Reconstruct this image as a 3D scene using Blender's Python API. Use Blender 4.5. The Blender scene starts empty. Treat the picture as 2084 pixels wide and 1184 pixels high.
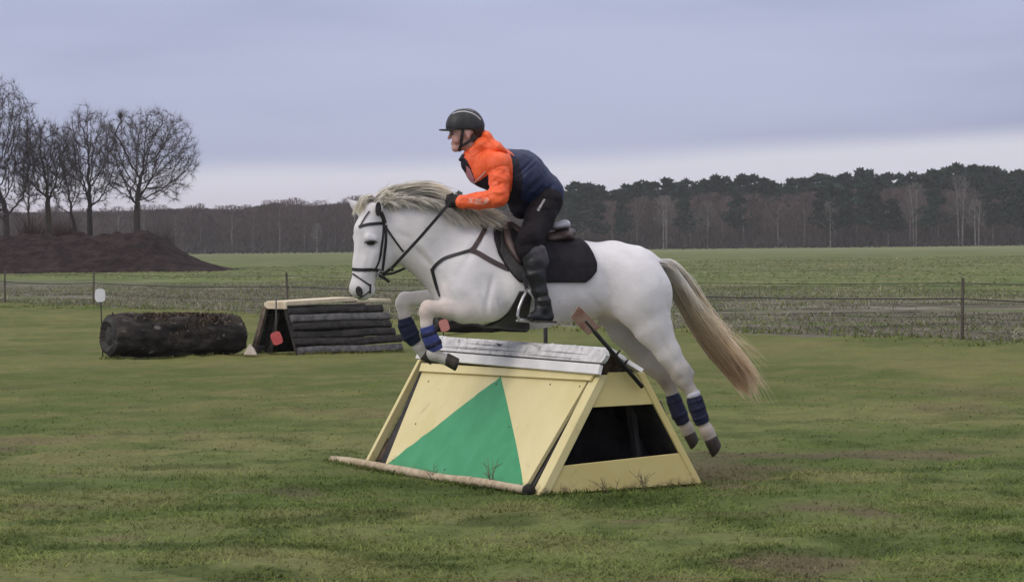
import bpy, math, random
import numpy as np
from mathutils import Vector, Matrix, noise as mnoise
from mathutils.bvhtree import BVHTree

sc = bpy.context.scene
COL = sc.collection
R = math.radians
rng = np.random.default_rng(11)
random.seed(11)

# ------------------------------------------------------------------ camera
FPX, HCAM = 5700.0, 1.5
W0, H0 = 2084.0, 1184.0
PITCH = math.atan(95.0 / FPX)
ROLL = math.atan(0.01056)
_F = np.array([0, math.cos(PITCH), -math.sin(PITCH)])
_U0 = np.array([0, math.sin(PITCH), math.cos(PITCH)])
_X = np.array([1.0, 0, 0])
_R = math.cos(ROLL) * _X - math.sin(ROLL) * _U0
_U = math.cos(ROLL) * _U0 + math.sin(ROLL) * _X
CAMP = np.array([0, 0, HCAM])
cam_d = bpy.data.cameras.new('camera')
cam = bpy.data.objects.new('camera', cam_d)
COL.objects.link(cam)
cam_d.sensor_width = 36.0
cam_d.sensor_fit = 'HORIZONTAL'
cam_d.lens = 36.0 * FPX / W0
cam_d.clip_start = 0.5
cam_d.clip_end = 5000.0
cam.matrix_world = Matrix(((_R[0], _U[0], -_F[0], 0), (_R[1], _U[1], -_F[1], 0), (_R[2], _U[2], -_F[2], HCAM), (0, 0, 0, 1)))
sc.camera = cam

# ------------------------------------------------------------------ world: overcast evening sky
SUN_EL, SUN_AZ = R(38), math.atan2(-0.75, -0.55)
wd = bpy.data.worlds.new('World')
sc.world = wd
wd.use_nodes = True
nt = wd.node_tree
nt.nodes.clear()
def _n(tree, t, **kw):
    n = tree.nodes.new(t)
    for k, v in kw.items():
        setattr(n, k, v)
    return n
def _math(tree, op, a, b=None, c=None):
    n = tree.nodes.new('ShaderNodeMath'); n.operation = op
    for i, v in enumerate((a, b, c)):
        if v is None: continue
        if isinstance(v, (int, float)): n.inputs[i].default_value = v
        else: tree.links.new(v, n.inputs[i])
    return n.outputs[0]
def _mix(tree, fac, a, b, mode='MIX'):
    n = tree.nodes.new('ShaderNodeMix'); n.data_type = 'RGBA'; n.blend_type = mode
    for i, v in ((0, fac), (6, a), (7, b)):
        if isinstance(v, (int, float)): n.inputs[i].default_value = v
        elif isinstance(v, tuple): n.inputs[i].default_value = (*v[:3], 1)
        else: tree.links.new(v, n.inputs[i])
    return n.outputs[2]
def _smooth(tree, v, lo, hi):
    n = tree.nodes.new('ShaderNodeMapRange'); n.interpolation_type = 'SMOOTHSTEP'
    tree.links.new(v, n.inputs[0]); n.inputs[1].default_value = lo; n.inputs[2].default_value = hi
    return n.outputs[0]
SKY_K = 9.9
out = _n(nt, 'ShaderNodeOutputWorld'); bg = _n(nt, 'ShaderNodeBackground')
bg.inputs[1].default_value = 0.1
sky = _n(nt, 'ShaderNodeTexSky'); sky.sky_type = 'NISHITA'; sky.sun_disc = False
sky.sun_elevation = SUN_EL; sky.sun_rotation = SUN_AZ
sky.air_density = 1.0; sky.dust_density = 2.0
tc = _n(nt, 'ShaderNodeTexCoord'); sep = _n(nt, 'ShaderNodeSeparateXYZ')
nt.links.new(tc.outputs['Generated'], sep.inputs[0])
zc = _math(nt, 'MAXIMUM', sep.outputs[2], 0.0)
mp = _n(nt, 'ShaderNodeMapping'); mp.inputs['Scale'].default_value = (3.2, 3.2, 19)
mp.inputs['Location'].default_value = (3.1, 0.4, 0.35)
nt.links.new(tc.outputs['Generated'], mp.inputs[0])
nz = _n(nt, 'ShaderNodeTexNoise'); nz.inputs['Scale'].default_value = 1.0; nz.inputs['Detail'].default_value = 5.0
nz.inputs['Roughness'].default_value = 0.45
nt.links.new(mp.outputs[0], nz.inputs['Vector'])
cl = _smooth(nt, _math(nt, 'ADD', nz.outputs['Fac'], _math(nt, 'MULTIPLY', sep.outputs[0], -0.45)), 0.36, 0.70)
cloud = _mix(nt, cl, (0.305, 0.338, 0.492), (0.432, 0.464, 0.632))
zw = _math(nt, 'ADD', zc, _math(nt, 'MULTIPLY', _math(nt, 'SUBTRACT', nz.outputs['Fac'], 0.5), 0.020))
zw = _math(nt, 'ADD', zw, _math(nt, 'MULTIPLY', sep.outputs[0], -0.03))
low = _smooth(nt, zw, 0.0275, 0.0385)
base = _mix(nt, low, _mix(nt, _smooth(nt, zc, 0.008, 0.026), (0.600, 0.560, 0.650), (0.640, 0.635, 0.725)), cloud)
base = _mix(nt, _smooth(nt, zc, 0.10, 0.65), base, (0.465, 0.455, 0.485))
cie = _math(nt, 'MULTIPLY', _math(nt, 'MULTIPLY_ADD', zc, 2.0, 1.0), SKY_K)
vs = _n(nt, 'ShaderNodeVectorMath'); vs.operation = 'SCALE'
nt.links.new(base, vs.inputs[0]); nt.links.new(cie, vs.inputs['Scale'])
fin = _mix(nt, 0.96, sky.outputs[0], vs.outputs[0])
nt.links.new(fin, bg.inputs[0]); nt.links.new(bg.outputs[0], out.inputs[0])

sd = bpy.data.lights.new('sun', 'SUN'); sun = bpy.data.objects.new('sun', sd); COL.objects.link(sun)
sd.energy = 1.15; sd.angle = R(25); sd.color = (1.0, 0.90, 0.76)
sdir = Vector((math.sin(SUN_AZ) * math.cos(SUN_EL), math.cos(SUN_AZ) * math.cos(SUN_EL), math.sin(SUN_EL)))
sun.rotation_euler = sdir.to_track_quat('Z', 'Y').to_euler()
sun.location = (-20, -20, 40)
sc.view_settings.view_transform = 'Standard'
sc.view_settings.look = 'None'
sc.view_settings.exposure = 0.0
sc.view_settings.gamma = 1.0
sc.view_settings.use_curve_mapping = False
sc.render.engine = 'CYCLES'
sc.cycles.use_denoising = True
sc.cycles.max_bounces = 5
sc.cycles.diffuse_bounces = 3
sc.cycles.glossy_bounces = 2
sc.cycles.transmission_bounces = 2
sc.cycles.volume_bounces = 1
sc.cycles.caustics_reflective = False
sc.cycles.caustics_refractive = False

# ------------------------------------------------------------------ projection helpers (measured places -> metres)
def ray(px, py):
    d = _F * FPX + _R * (px - W0 / 2) - _U * (py - H0 / 2)
    return d / np.linalg.norm(d)
def at(px, py, Y):
    d = ray(px, py); return CAMP + d * (Y / d[1])
def gnd(px, py, z=0.0):
    d = ray(px, py); return CAMP + d * ((z - HCAM) / d[2])
def project(P):
    q = np.asarray(P) - CAMP
    f = q @ _F
    return np.stack([W0 / 2 + FPX * (q @ _R) / f, H0 / 2 - FPX * (q @ _U) / f], -1)
def plane_at(px, py, O, n):
    d = ray(px, py); return CAMP + d * (np.dot(O - CAMP, n) / np.dot(d, n))
def nrm(v):
    v = np.asarray(v, float); return v / (np.linalg.norm(v) + 1e-12)

# ------------------------------------------------------------------ materials
MATS = {}
def mat(name, c1, c2=None, rough=0.8, scale=20.0, detail=4.0, lo=0.35, hi=0.65, stretch=(1, 1, 1), bump=0.0, bscale=None,
        attr=False, spec=0.3, c3=None, scale3=3.0, lo3=0.5, hi3=0.7, sheen=0.0, coat=0.0, metal=0.0, transl=0.0, rnd=0.0, bdist=0.01, rotz=0.0, dirt=None):
    if name in MATS: return MATS[name]
    m = bpy.data.materials.new(name); m.use_nodes = True
    t = m.node_tree; t.nodes.clear()
    o = _n(t, 'ShaderNodeOutputMaterial'); b = _n(t, 'ShaderNodeBsdfPrincipled')
    t.links.new(b.outputs[0], o.inputs[0])
    co = _n(t, 'ShaderNodeTexCoord'); mp = _n(t, 'ShaderNodeMapping'); mp.inputs['Scale'].default_value = stretch; mp.inputs['Rotation'].default_value = (0, 0, rotz)
    t.links.new(co.outputs['Object'], mp.inputs[0])
    nz = _n(t, 'ShaderNodeTexNoise'); nz.inputs['Scale'].default_value = scale; nz.inputs['Detail'].default_value = detail
    nz.inputs['Roughness'].default_value = 0.6
    t.links.new(mp.outputs[0], nz.inputs['Vector'])
    f = _smooth(t, nz.outputs['Fac'], lo, hi)
    col = _mix(t, f, tuple(c1), tuple(c2 if c2 is not None else c1))
    if c3 is not None:
        n3 = _n(t, 'ShaderNodeTexNoise'); n3.inputs['Scale'].default_value = scale3; n3.inputs['Detail'].default_value = 6.0
        n3.inputs['Roughness'].default_value = 0.65
        t.links.new(mp.outputs[0], n3.inputs['Vector'])
        col = _mix(t, _smooth(t, n3.outputs['Fac'], lo3, hi3), col, tuple(c3))
    if dirt is not None:      # mud splashed up from the ground: (colour, height it reaches, strength)
        sz = _n(t, 'ShaderNodeSeparateXYZ'); t.links.new(co.outputs['Object'], sz.inputs[0])
        nd = _n(t, 'ShaderNodeTexNoise'); nd.inputs['Scale'].default_value = 11; nd.inputs['Detail'].default_value = 8.0; nd.inputs['Roughness'].default_value = 0.7
        t.links.new(co.outputs['Object'], nd.inputs['Vector'])
        lvl = _math(t, 'MULTIPLY_ADD', sz.outputs[2], -0.55 / dirt[1], _math(t, 'ADD', nd.outputs['Fac'], 0.10))
        col = _mix(t, _math(t, 'MULTIPLY', _smooth(t, lvl, 0.42, 0.66), dirt[2]), col, tuple(dirt[0]))
    if attr:
        at_ = _n(t, 'ShaderNodeAttribute'); at_.attribute_name = 'col'
        col = _mix(t, 1.0, at_.outputs['Color'], col, 'MULTIPLY')
    if rnd > 0:
        oi = _n(t, 'ShaderNodeObjectInfo')
        k = _math(t, 'MULTIPLY_ADD', oi.outputs['Random'], rnd, 1 - rnd / 2)
        v = _n(t, 'ShaderNodeVectorMath'); v.operation = 'SCALE'
        t.links.new(col, v.inputs[0]); t.links.new(k, v.inputs['Scale']); col = v.outputs[0]
    t.links.new(col, b.inputs['Base Color'])
    b.inputs['Roughness'].default_value = rough
    b.inputs['Specular IOR Level'].default_value = spec
    b.inputs['Metallic'].default_value = metal
    if sheen: b.inputs['Sheen Weight'].default_value = sheen
    if coat: b.inputs['Coat Weight'].default_value = coat; b.inputs['Coat Roughness'].default_value = 0.15
    if bump:
        bn = _n(t, 'ShaderNodeTexNoise'); bn.inputs['Scale'].default_value = bscale or scale; bn.inputs['Detail'].default_value = 5.0
        t.links.new(mp.outputs[0], bn.inputs['Vector'])
        bp = _n(t, 'ShaderNodeBump'); bp.inputs['Strength'].default_value = bump; bp.inputs['Distance'].default_value = bdist
        t.links.new(bn.outputs['Fac'], bp.inputs['Height']); t.links.new(bp.outputs[0], b.inputs['Normal'])
    if transl > 0:
        tr = _n(t, 'ShaderNodeBsdfTranslucent'); t.links.new(col, tr.inputs[0])
        ms = _n(t, 'ShaderNodeMixShader'); ms.inputs[0].default_value = transl
        t.links.new(b.outputs[0], ms.inputs[1]); t.links.new(tr.outputs[0], ms.inputs[2]); t.links.new(ms.outputs[0], o.inputs[0])
    MATS[name] = m
    return m

# ------------------------------------------------------------------ objects
ORG = {}
def tag(o, label=None, cat=None, group=None, kind=None):
    if label: o['label'] = label
    if cat: o['category'] = cat
    if group: o['group'] = group
    if kind: o['kind'] = kind
    return o
def thing(name, label, cat, loc, group=None):
    o = bpy.data.objects.new(name, None); COL.objects.link(o)
    o.location = tuple(loc); o.empty_display_size = 0.2
    ORG[o.name] = np.array(loc, float)
    return tag(o, label, cat, group)
def make_mesh(name, V, F, mats, smooth=True, mi=None, col=None):
    me = bpy.data.meshes.new(name)
    V = np.asarray(V, float)
    if isinstance(F, np.ndarray):
        n, k = F.shape
        me.vertices.add(len(V)); me.vertices.foreach_set('co', V.astype(np.float32).ravel())
        me.loops.add(n * k); me.loops.foreach_set('vertex_index', F.astype(np.int32).ravel())
        me.polygons.add(n)
        me.polygons.foreach_set('loop_start', np.arange(0, n * k, k, dtype=np.int32))
        try: me.polygons.foreach_set('loop_total', np.full(n, k, dtype=np.int32))
        except Exception: pass
        me.update(calc_edges=True)
    else:
        me.from_pydata([tuple(v) for v in V], [], [tuple(f) for f in F]); me.update()
    for m in (mats if isinstance(mats, (list, tuple)) else [mats]):
        me.materials.append(m)
    if mi is not None:
        me.polygons.foreach_set('material_index', np.asarray(mi, dtype=np.int32))
    if col is not None:
        a = me.attributes.new('col', 'FLOAT_COLOR', 'POINT')
        c = np.ones((len(V), 4), np.float32); c[:, :3] = col
        a.data.foreach_set('color', c.ravel())
    me.polygons.foreach_set('use_smooth', np.full(len(me.polygons), bool(smooth)))
    me.validate(clean_customdata=False)
    me.update()
    return me
def put(name, V, F, mats, parent=None, base=None, **kw):
    """V in world metres; becomes one object under parent, or top-level with its origin at base"""
    V = np.asarray(V, float)
    org = ORG[parent.name] if parent is not None else (np.array(base, float) if base is not None else np.array([V[:, 0].mean(), V[:, 1].mean(), V[:, 2].min()]))
    me = make_mesh(name, V - org, F, mats, **kw)
    o = bpy.data.objects.new(name, me); COL.objects.link(o)
    if parent is not None: o.parent = parent
    else: o.location = tuple(org)
    ORG[o.name] = org
    return o
def bevel(o, w=0.004, seg=2):
    b = o.modifiers.new('Bevel', 'BEVEL'); b.width = w; b.segments = seg; b.limit_method = 'ANGLE'; b.angle_limit = R(40)
    return o
def dup(root, loc, rotz=0.0, scale=1.0, label=None, group=None):
    r = root.copy(); COL.objects.link(r); r.location = tuple(loc); r.rotation_euler = (0, 0, rotz)
    r.scale = scale if isinstance(scale, tuple) else (scale,) * 3
    if label: r['label'] = label
    if group: r['group'] = group
    for ch in list(root.children):
        c = ch.copy(); COL.objects.link(c); c.parent = r
        for g in list(ch.children):
            d = g.copy(); COL.objects.link(d); d.parent = c
    return r

class MB:
    def __init__(s): s.v = []; s.f = []; s.m = []
    def add(s, vs, fs, m=0):
        o = len(s.v); s.v += [tuple(map(float, v)) for v in vs]; s.f += [tuple(i + o for i in f) for f in fs]; s.m += [m] * len(fs)
    def hexa(s, p, m=0):   # 8 corners: bottom 0-3, top 4-7
        s.add(p, [(3, 2, 1, 0), (4, 5, 6, 7), (0, 1, 5, 4), (1, 2, 6, 5), (2, 3, 7, 6), (3, 0, 4, 7)], m)
    def beam(s, p0, p1, w, h, side, m=0, w1=None, h1=None):
        """bar from p0 to p1; 'side' fixes the width direction"""
        p0, p1 = np.array(p0, float), np.array(p1, float)
        d = nrm(p1 - p0); a = nrm(np.array(side) - d * np.dot(side, d)); b = np.cross(d, a)
        w1 = w if w1 is None else w1; h1 = h if h1 is None else h1
        c = [p0 - a * w / 2 - b * h / 2, p0 + a * w / 2 - b * h / 2, p0 + a * w / 2 + b * h / 2, p0 - a * w / 2 + b * h / 2]
        c += [p1 - a * w1 / 2 - b * h1 / 2, p1 + a * w1 / 2 - b * h1 / 2, p1 + a * w1 / 2 + b * h1 / 2, p1 - a * w1 / 2 + b * h1 / 2]
        s.hexa(c, m)
    def tube(s, pts, rad, n=8, m=0, caps=True):
        pts = [np.array(p, float) for p in pts]; k = len(pts)
        rad = [rad] * k if np.isscalar(rad) else rad
        u = None; o = len(s.v)
        for i, p in enumerate(pts):
            d = nrm(pts[min(i + 1, k - 1)] - pts[max(i - 1, 0)])
            if u is None: u = np.cross(d, [0, 0, 1] if abs(d[2]) < .9 else [1, 0, 0])
            u = nrm(u - d * np.dot(u, d)); w = np.cross(d, u)
            for j in range(n):
                a = 2 * math.pi * j / n
                s.v.append(tuple(p + rad[i] * (math.cos(a) * u + math.sin(a) * w)))
        for i in range(k - 1):
            for j in range(n):
                s.f.append((o + i * n + j, o + i * n + (j + 1) % n, o + (i + 1) * n + (j + 1) % n, o + (i + 1) * n + j)); s.m.append(m)
        if caps:
            s.f.append(tuple(o + j for j in reversed(range(n)))); s.m.append(m)
            s.f.append(tuple(o + (k - 1) * n + j for j in range(n))); s.m.append(m)
    def prism(s, poly, ext, m=0):
        """flat polygon (3D points) extruded by vector ext"""
        n = len(poly); e = np.array(ext, float); p = [np.array(q, float) for q in poly]
        s.add(p + [q + e for q in p], [tuple(reversed(range(n))), tuple(range(n, 2 * n))] + [(i, (i + 1) % n, n + (i + 1) % n, n + i) for i in range(n)], m)
    def build(s, name, mats, parent=None, base=None, smooth=False, **kw):
        mi = s.m if isinstance(mats, (list, tuple)) and len(mats) > 1 else None
        return put(name, np.array(s.v), s.f, mats, parent, base, smooth=smooth, mi=mi, **kw)

# ------------------------------------------------------------------ implicit surfaces: blended tapered capsules -> one skin
def surface_nets(D, origin, h):
    ins = D < 0
    nx, ny, nz = D.shape
    s = ins[:-1, :-1, :-1].astype(np.int8)
    c = np.zeros_like(s)
    offs = [(i, j, k) for i in (0, 1) for j in (0, 1) for k in (0, 1)]
    for (i, j, k) in offs:
        c += ins[i:nx - 1 + i, j:ny - 1 + j, k:nz - 1 + k]
    act = (c > 0) & (c < 8)
    I = np.argwhere(act)
    cid = -np.ones(act.shape, np.int64); cid[act] = np.arange(len(I))
    dv = np.stack([D[I[:, 0] + o[0], I[:, 1] + o[1], I[:, 2] + o[2]] for o in offs], 1)
    acc = np.zeros((len(I), 3)); cnt = np.zeros(len(I))
    for a in range(8):
        for b in range(a + 1, 8):
            oa, ob = np.array(offs[a]), np.array(offs[b])
            if np.abs(oa - ob).sum() != 1: continue
            da, db = dv[:, a], dv[:, b]
            m = (da < 0) != (db < 0)
            t = da / np.where(m, da - db, 1)
            p = oa[None] + t[:, None] * (ob - oa)[None]
            acc[m] += p[m]; cnt[m] += 1
    V = (I + acc / cnt[:, None]) * h + origin
    Q = []
    for ax in range(3):
        sl0 = [slice(None)] * 3; sl1 = [slice(None)] * 3
        sl0[ax] = slice(0, -1); sl1[ax] = slice(1, None)
        a, b = ins[tuple(sl0)], ins[tuple(sl1)]
        e = np.argwhere(a != b)
        u, v = (ax + 1) % 3, (ax + 2) % 3
        e = e[(e[:, u] > 0) & (e[:, v] > 0) & (e[:, u] < D.shape[u] - 1) & (e[:, v] < D.shape[v] - 1)]
        fl = a[e[:, 0], e[:, 1], e[:, 2]]
        q = []
        for du, dv_ in ((-1, -1), (0, -1), (0, 0), (-1, 0)):
            x = e.copy(); x[:, u] += du; x[:, v] += dv_
            q.append(cid[x[:, 0], x[:, 1], x[:, 2]])
        q = np.stack(q, 1)
        q[~fl] = q[~fl][:, ::-1]
        Q.append(q)
    Q = np.concatenate(Q); Q = Q[(Q >= 0).all(1)]
    return V, Q
def relax(V, Q, it=3, lam=0.5):
    E = np.concatenate([Q[:, [0, 1]], Q[:, [1, 2]], Q[:, [2, 3]], Q[:, [3, 0]]])
    n = len(V); deg = np.bincount(E[:, 0], minlength=n) + np.bincount(E[:, 1], minlength=n)
    for i in range(it):
        for l in ((lam, -lam * 1.03) if it > 2 else (lam,)):
            S = np.stack([np.bincount(E[:, 0], V[E[:, 1], k], n) + np.bincount(E[:, 1], V[E[:, 0], k], n) for k in range(3)], 1)
            V = V + l * (S / np.maximum(deg, 1)[:, None] - V)
    return V
def cap(a, b, ra, rb=None, sy=1.0, ang=None, k=0.03, col=None):
    """tapered capsule; sy squashes it along the sideways axis of a frame turned by ang"""
    return dict(a=np.array(a, float), b=np.array(b, float), ra=ra, rb=ra if rb is None else rb, sy=sy, ang=ang, k=k, col=col)
def skin(prims, h, frame, post=None, it=3, pad=0.10, defcol=(1, 1, 1), raw=False):
    ca, sa = math.cos(frame), math.sin(frame)
    M = np.array([[ca, sa, 0], [-sa, ca, 0], [0, 0, 1.0]])     # world -> local
    A = np.array([M @ p['a'] for p in prims]); B = np.array([M @ p['b'] for p in prims]); rr = np.array([max(p['ra'], p['rb']) * max(1.0, p['sy']) for p in prims])
    lo = np.minimum(A, B) - rr[:, None]; hi = np.maximum(A, B) + rr[:, None]
    o = lo.min(0) - 3 * h; n = np.ceil((hi.max(0) + 3 * h - o) / h).astype(int) + 1
    D = np.full(n, 0.25, np.float32)
    xs = [o[i] + h * np.arange(n[i]) for i in range(3)]
    for i, p in enumerate(prims):
        s0 = np.maximum(np.floor((lo[i] - pad - o) / h).astype(int), 0); s1 = np.minimum(np.ceil((hi[i] + pad - o) / h).astype(int) + 1, n)
        X, Y, Z = np.meshgrid(*[xs[j][s0[j]:s1[j]] for j in range(3)], indexing='ij')
        d = capd(p, X, Y, Z, A[i], B[i], frame)
        sub = D[s0[0]:s1[0], s0[1]:s1[1], s0[2]:s1[2]]
        k = p['k']
        hh = np.clip(.5 + .5 * (d - sub) / k, 0, 1)
        D[s0[0]:s1[0], s0[1]:s1[1], s0[2]:s1[2]] = d + (sub - d) * hh - k * hh * (1 - hh)
    if post is not None:
        X, Y, Z = np.meshgrid(*xs, indexing='ij'); D = post(X, Y, Z, D, M)
    V, Q = surface_nets(D, o, h)
    if it: V = relax(V, Q, it)
    col = None
    if any(p['col'] is not None for p in prims):
        wsum = np.zeros(len(V)); col = np.zeros((len(V), 3))
        for i, p in enumerate(prims):
            d = capd(p, V[:, 0], V[:, 1], V[:, 2], A[i], B[i], frame)
            w = np.exp(-np.maximum(d, -0.01) / 0.018) + 1e-9
            wsum += w; col += w[:, None] * np.array(p['col'] if p['col'] is not None else defcol)[None]
        col /= wsum[:, None]
    Wd = V @ M
    return (Wd, Q, col)
def capd(p, X, Y, Z, a, b, frame):
    sy = p['sy']
    if p['ang'] is not None and abs(sy - 1) > 1e-6:
        t = p['ang'] - frame; c, s = math.cos(t), math.sin(t)
        X, Y = c * X + s * Y, -s * X + c * Y
        a = np.array([c * a[0] + s * a[1], -s * a[0] + c * a[1], a[2]]); b = np.array([c * b[0] + s * b[1], -s * b[0] + c * b[1], b[2]])
    ay, by = a[1], b[1]
    mid = (ay + by) / 2
    # shrink sideways about the capsule's own axis
    abx, aby, abz = b[0] - a[0], b[1] - a[1], b[2] - a[2]
    L2 = abx * abx + aby * aby + abz * abz + 1e-12
    t = np.clip(((X - a[0]) * abx + (Y - a[1]) * aby + (Z - a[2]) * abz) / L2, 0, 1)
    qx, qy, qz = X - a[0] - t * abx, (Y - a[1] - t * aby) / sy, Z - a[2] - t * abz
    r = p['ra'] + t * (p['rb'] - p['ra'])
    return (np.sqrt(qx * qx + qy * qy + qz * qz) - r) * (1.0 if sy >= 1 else max(sy, .6))
# ------------------------------------------------------------------ numpy value noise
def vnoise(x, y, s, seed=0):
    r = np.random.default_rng(seed); T = r.random((256, 256))
    x = np.asarray(x) / s + 1000.0; y = np.asarray(y) / s + 1000.0
    i, j = np.floor(x).astype(int), np.floor(y).astype(int)
    u, v = x - i, y - j; u = u * u * (3 - 2 * u); v = v * v * (3 - 2 * v)
    a, b, c, d = T[i & 255, j & 255], T[(i + 1) & 255, j & 255], T[i & 255, (j + 1) & 255], T[(i + 1) & 255, (j + 1) & 255]
    return (a * (1 - u) + b * u) * (1 - v) + (c * (1 - u) + d * u) * v
def fbm(x, y, s, seed=0, o=3):
    return sum(vnoise(x, y, s / 2 ** k, seed + k) * .5 ** k for k in range(o)) / sum(.5 ** k for k in range(o))

# ------------------------------------------------------------------ ground
FR = gnd(1958, 688); FL = gnd(190, 622)
FD = nrm(FR - FL); FN = np.array([-FD[1], FD[0], 0]);
if FN[1] < 0: FN = -FN
FC = float(np.dot(FN, FR))
def beyond(P):   # metres behind the fence line
    return P[..., 0] * FN[0] + P[..., 1] * FN[1] - FC

def field_material():
    m = bpy.data.materials.new('field_ground'); m.use_nodes = True; t = m.node_tree; t.nodes.clear()
    o = _n(t, 'ShaderNodeOutputMaterial'); b = _n(t, 'ShaderNodeBsdfPrincipled'); t.links.new(b.outputs[0], o.inputs[0])
    b.inputs['Roughness'].default_value = 0.95; b.inputs['Specular IOR Level'].default_value = 0.1
    co = _n(t, 'ShaderNodeTexCoord')
    mp = _n(t, 'ShaderNodeMapping'); mp.vector_type = 'POINT'
    mp.inputs['Rotation'].default_value = (0, 0, -math.atan2(FD[1], FD[0]))
    t.links.new(co.outputs['Object'], mp.inputs[0])
    sp = _n(t, 'ShaderNodeSeparateXYZ'); t.links.new(mp.outputs[0], sp.inputs[0])
    c0 = -FD[1] * FR[0] + FD[0] * FR[1]
    d = _math(t, 'SUBTRACT', sp.outputs[1], float(c0))
    if np.dot(np.array([-FD[1], FD[0], 0]), FN) < 0: d = _math(t, 'MULTIPLY', d, -1.0)
    def noise(sc_, st, det=5):
        q = _n(t, 'ShaderNodeMapping'); q.inputs['Scale'].default_value = st; t.links.new(mp.outputs[0], q.inputs[0])
        n = _n(t, 'ShaderNodeTexNoise'); n.inputs['Scale'].default_value = sc_; n.inputs['Detail'].default_value = det; n.inputs['Roughness'].default_value = .65
        t.links.new(q.outputs[0], n.inputs['Vector']); return n.outputs['Fac']
    n1 = noise(0.5, (0.25, 1, 1)); n2 = noise(0.12, (0.2, 1, 1)); n3 = noise(2.2, (0.35, 1, 1)); n4 = noise(0.035, (0.5, 1, 1)); n5 = noise(0.075, (1.5, 1, 1)); n6 = noise(0.30, (1.3, 1, 1))
    green = _mix(t, _smooth(t, n1, .36, .64), (0.078, 0.105, 0.030), (0.140, 0.165, 0.058))
    green = _mix(t, _smooth(t, n2, .46, .66), green, (0.160, 0.152, 0.075))
    green = _mix(t, _smooth(t, n4, .5, .64), green, (0.115, 0.152, 0.045))
    green = _mix(t, _smooth(t, n5, .50, .64), green, (0.062, 0.080, 0.026))
    green = _mix(t, _smooth(t, n6, .55, .68), green, (0.215, 0.208, 0.110))
    green = _mix(t, _smooth(t, n6, .44, .34), green, (0.060, 0.080, 0.024))
    weed = _mix(t, _smooth(t, n3, .35, .65), (0.062, 0.056, 0.038), (0.165, 0.150, 0.112))
    weed = _mix(t, _smooth(t, n1, .50, .62), weed, (0.100, 0.128, 0.042))
    weed = _mix(t, _smooth(t, n6, .52, .66), weed, (0.215, 0.200, 0.160))
    weed = _mix(t, _smooth(t, n6, .46, .36), weed, (0.038, 0.036, 0.024))
    dn = _math(t, 'ADD', d, _math(t, 'MULTIPLY', _math(t, 'SUBTRACT', n2, .5), 16.0))
    base = _mix(t, _smooth(t, dn, 13.0, 26.0), weed, green)
    far = _mix(t, _smooth(t, n2, .4, .6), (0.135, 0.165, 0.066), (0.180, 0.180, 0.095))
    base = _mix(t, _smooth(t, dn, 120.0, 330.0), base, far)
    t.links.new(base, b.inputs['Base Color'])
    bp = _n(t, 'ShaderNodeBump'); bp.inputs['Strength'].default_value = .6; bp.inputs['Distance'].default_value = .06
    t.links.new(n3, bp.inputs['Height']); t.links.new(bp.outputs[0], b.inputs['Normal'])
    return m
gm = MB(); gm.add([(-385, 2, -.03), (385, 2, -.03), (385, 880, -.03), (-385, 880, -.03)], [(0, 1, 2, 3)])
o = gm.build('field_ground', field_material(), base=(0, 0, 0)); tag(o, kind='structure')

def lawn_height(x, y):
    h = .050 * np.clip(fbm(x, y, .55, 40, 3) - .42, 0, 1) + .040 * np.clip(fbm(x, y, .20, 61, 2) - .45, 0, 1) + .05 * (fbm(x, y, 2.6, 88, 2) - .5) - .004
    flat = np.clip((np.hypot((x - .07) / 1.25, (y - 18.1) / 2.1) - .75) / .6, 0, 1)     # level where the jump stands
    return np.clip(h * (1 + y / 80.0), -.022, .035) * (.12 + .88 * flat)
def lawn_colour(x, y):
    a = fbm(x, y, 3.4, 5)[:, None]; b = fbm(x, y, 1.1, 9, 4)[:, None]; c = fbm(x, y, .42, 21, 3)[:, None]; d = fbm(x, y, 1.3, 77, 4)[:, None]; e = fbm(x, y, .16, 61, 2)[:, None]
    G1, G2, YL, DK, BR = np.array([.092, .128, .034]), np.array([.135, .165, .052]), np.array([.195, .185, .080]), np.array([.054, .078, .020]), np.array([.135, .105, .068])
    S = lambda v, lo, hi: np.clip((v - lo) / (hi - lo), 0, 1)
    far = S(y[:, None], 17, 30)
    col = G1 + (G2 - G1) * S(a + .25 * (b - .5), .36, .62)
    col = col + (YL - col) * S(b, .50, .70) * (.45 - .1 * far)
    col = col + (DK - col) * S(c, .55, .68) * (.75 * (1 - .8 * far))
    col = col + (YL * .9 - col) * S(.45 - c, .0, .12) * .35
    col = col + (BR - col) * S(d, .60, .70) * (.75 - .6 * far)
    col = col * (.86 + .28 * e)
    near = S(24 - y[:, None], 0, 9)
    return col * (1 + far * np.array([.03, -.05, -.10])) * (.90 - .05 * near) * np.array([1.0, .985, 1.0])
LAWN = mat('lawn_turf', (.86, .86, .86), (1.12, 1.12, 1.10), rough=.95, scale=26, detail=6, attr=True, spec=.1, bump=.5, bscale=55, bdist=.02)
def fence_pt(s): return FR + FD * s
lawn_edge = [fence_pt(s) + FN * (0.5 * math.sin(s * .7) + 0.35 * math.sin(s * 1.9) + .4) for s in np.linspace(-62, 14, 110)]
lp = [(-42, 3, .004), (19, 3, .004)] + [(p[0], p[1], .004) for p in reversed(lawn_edge) if p[0] < 19] + [(-42, lawn_edge[0][1], .004)]
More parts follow.
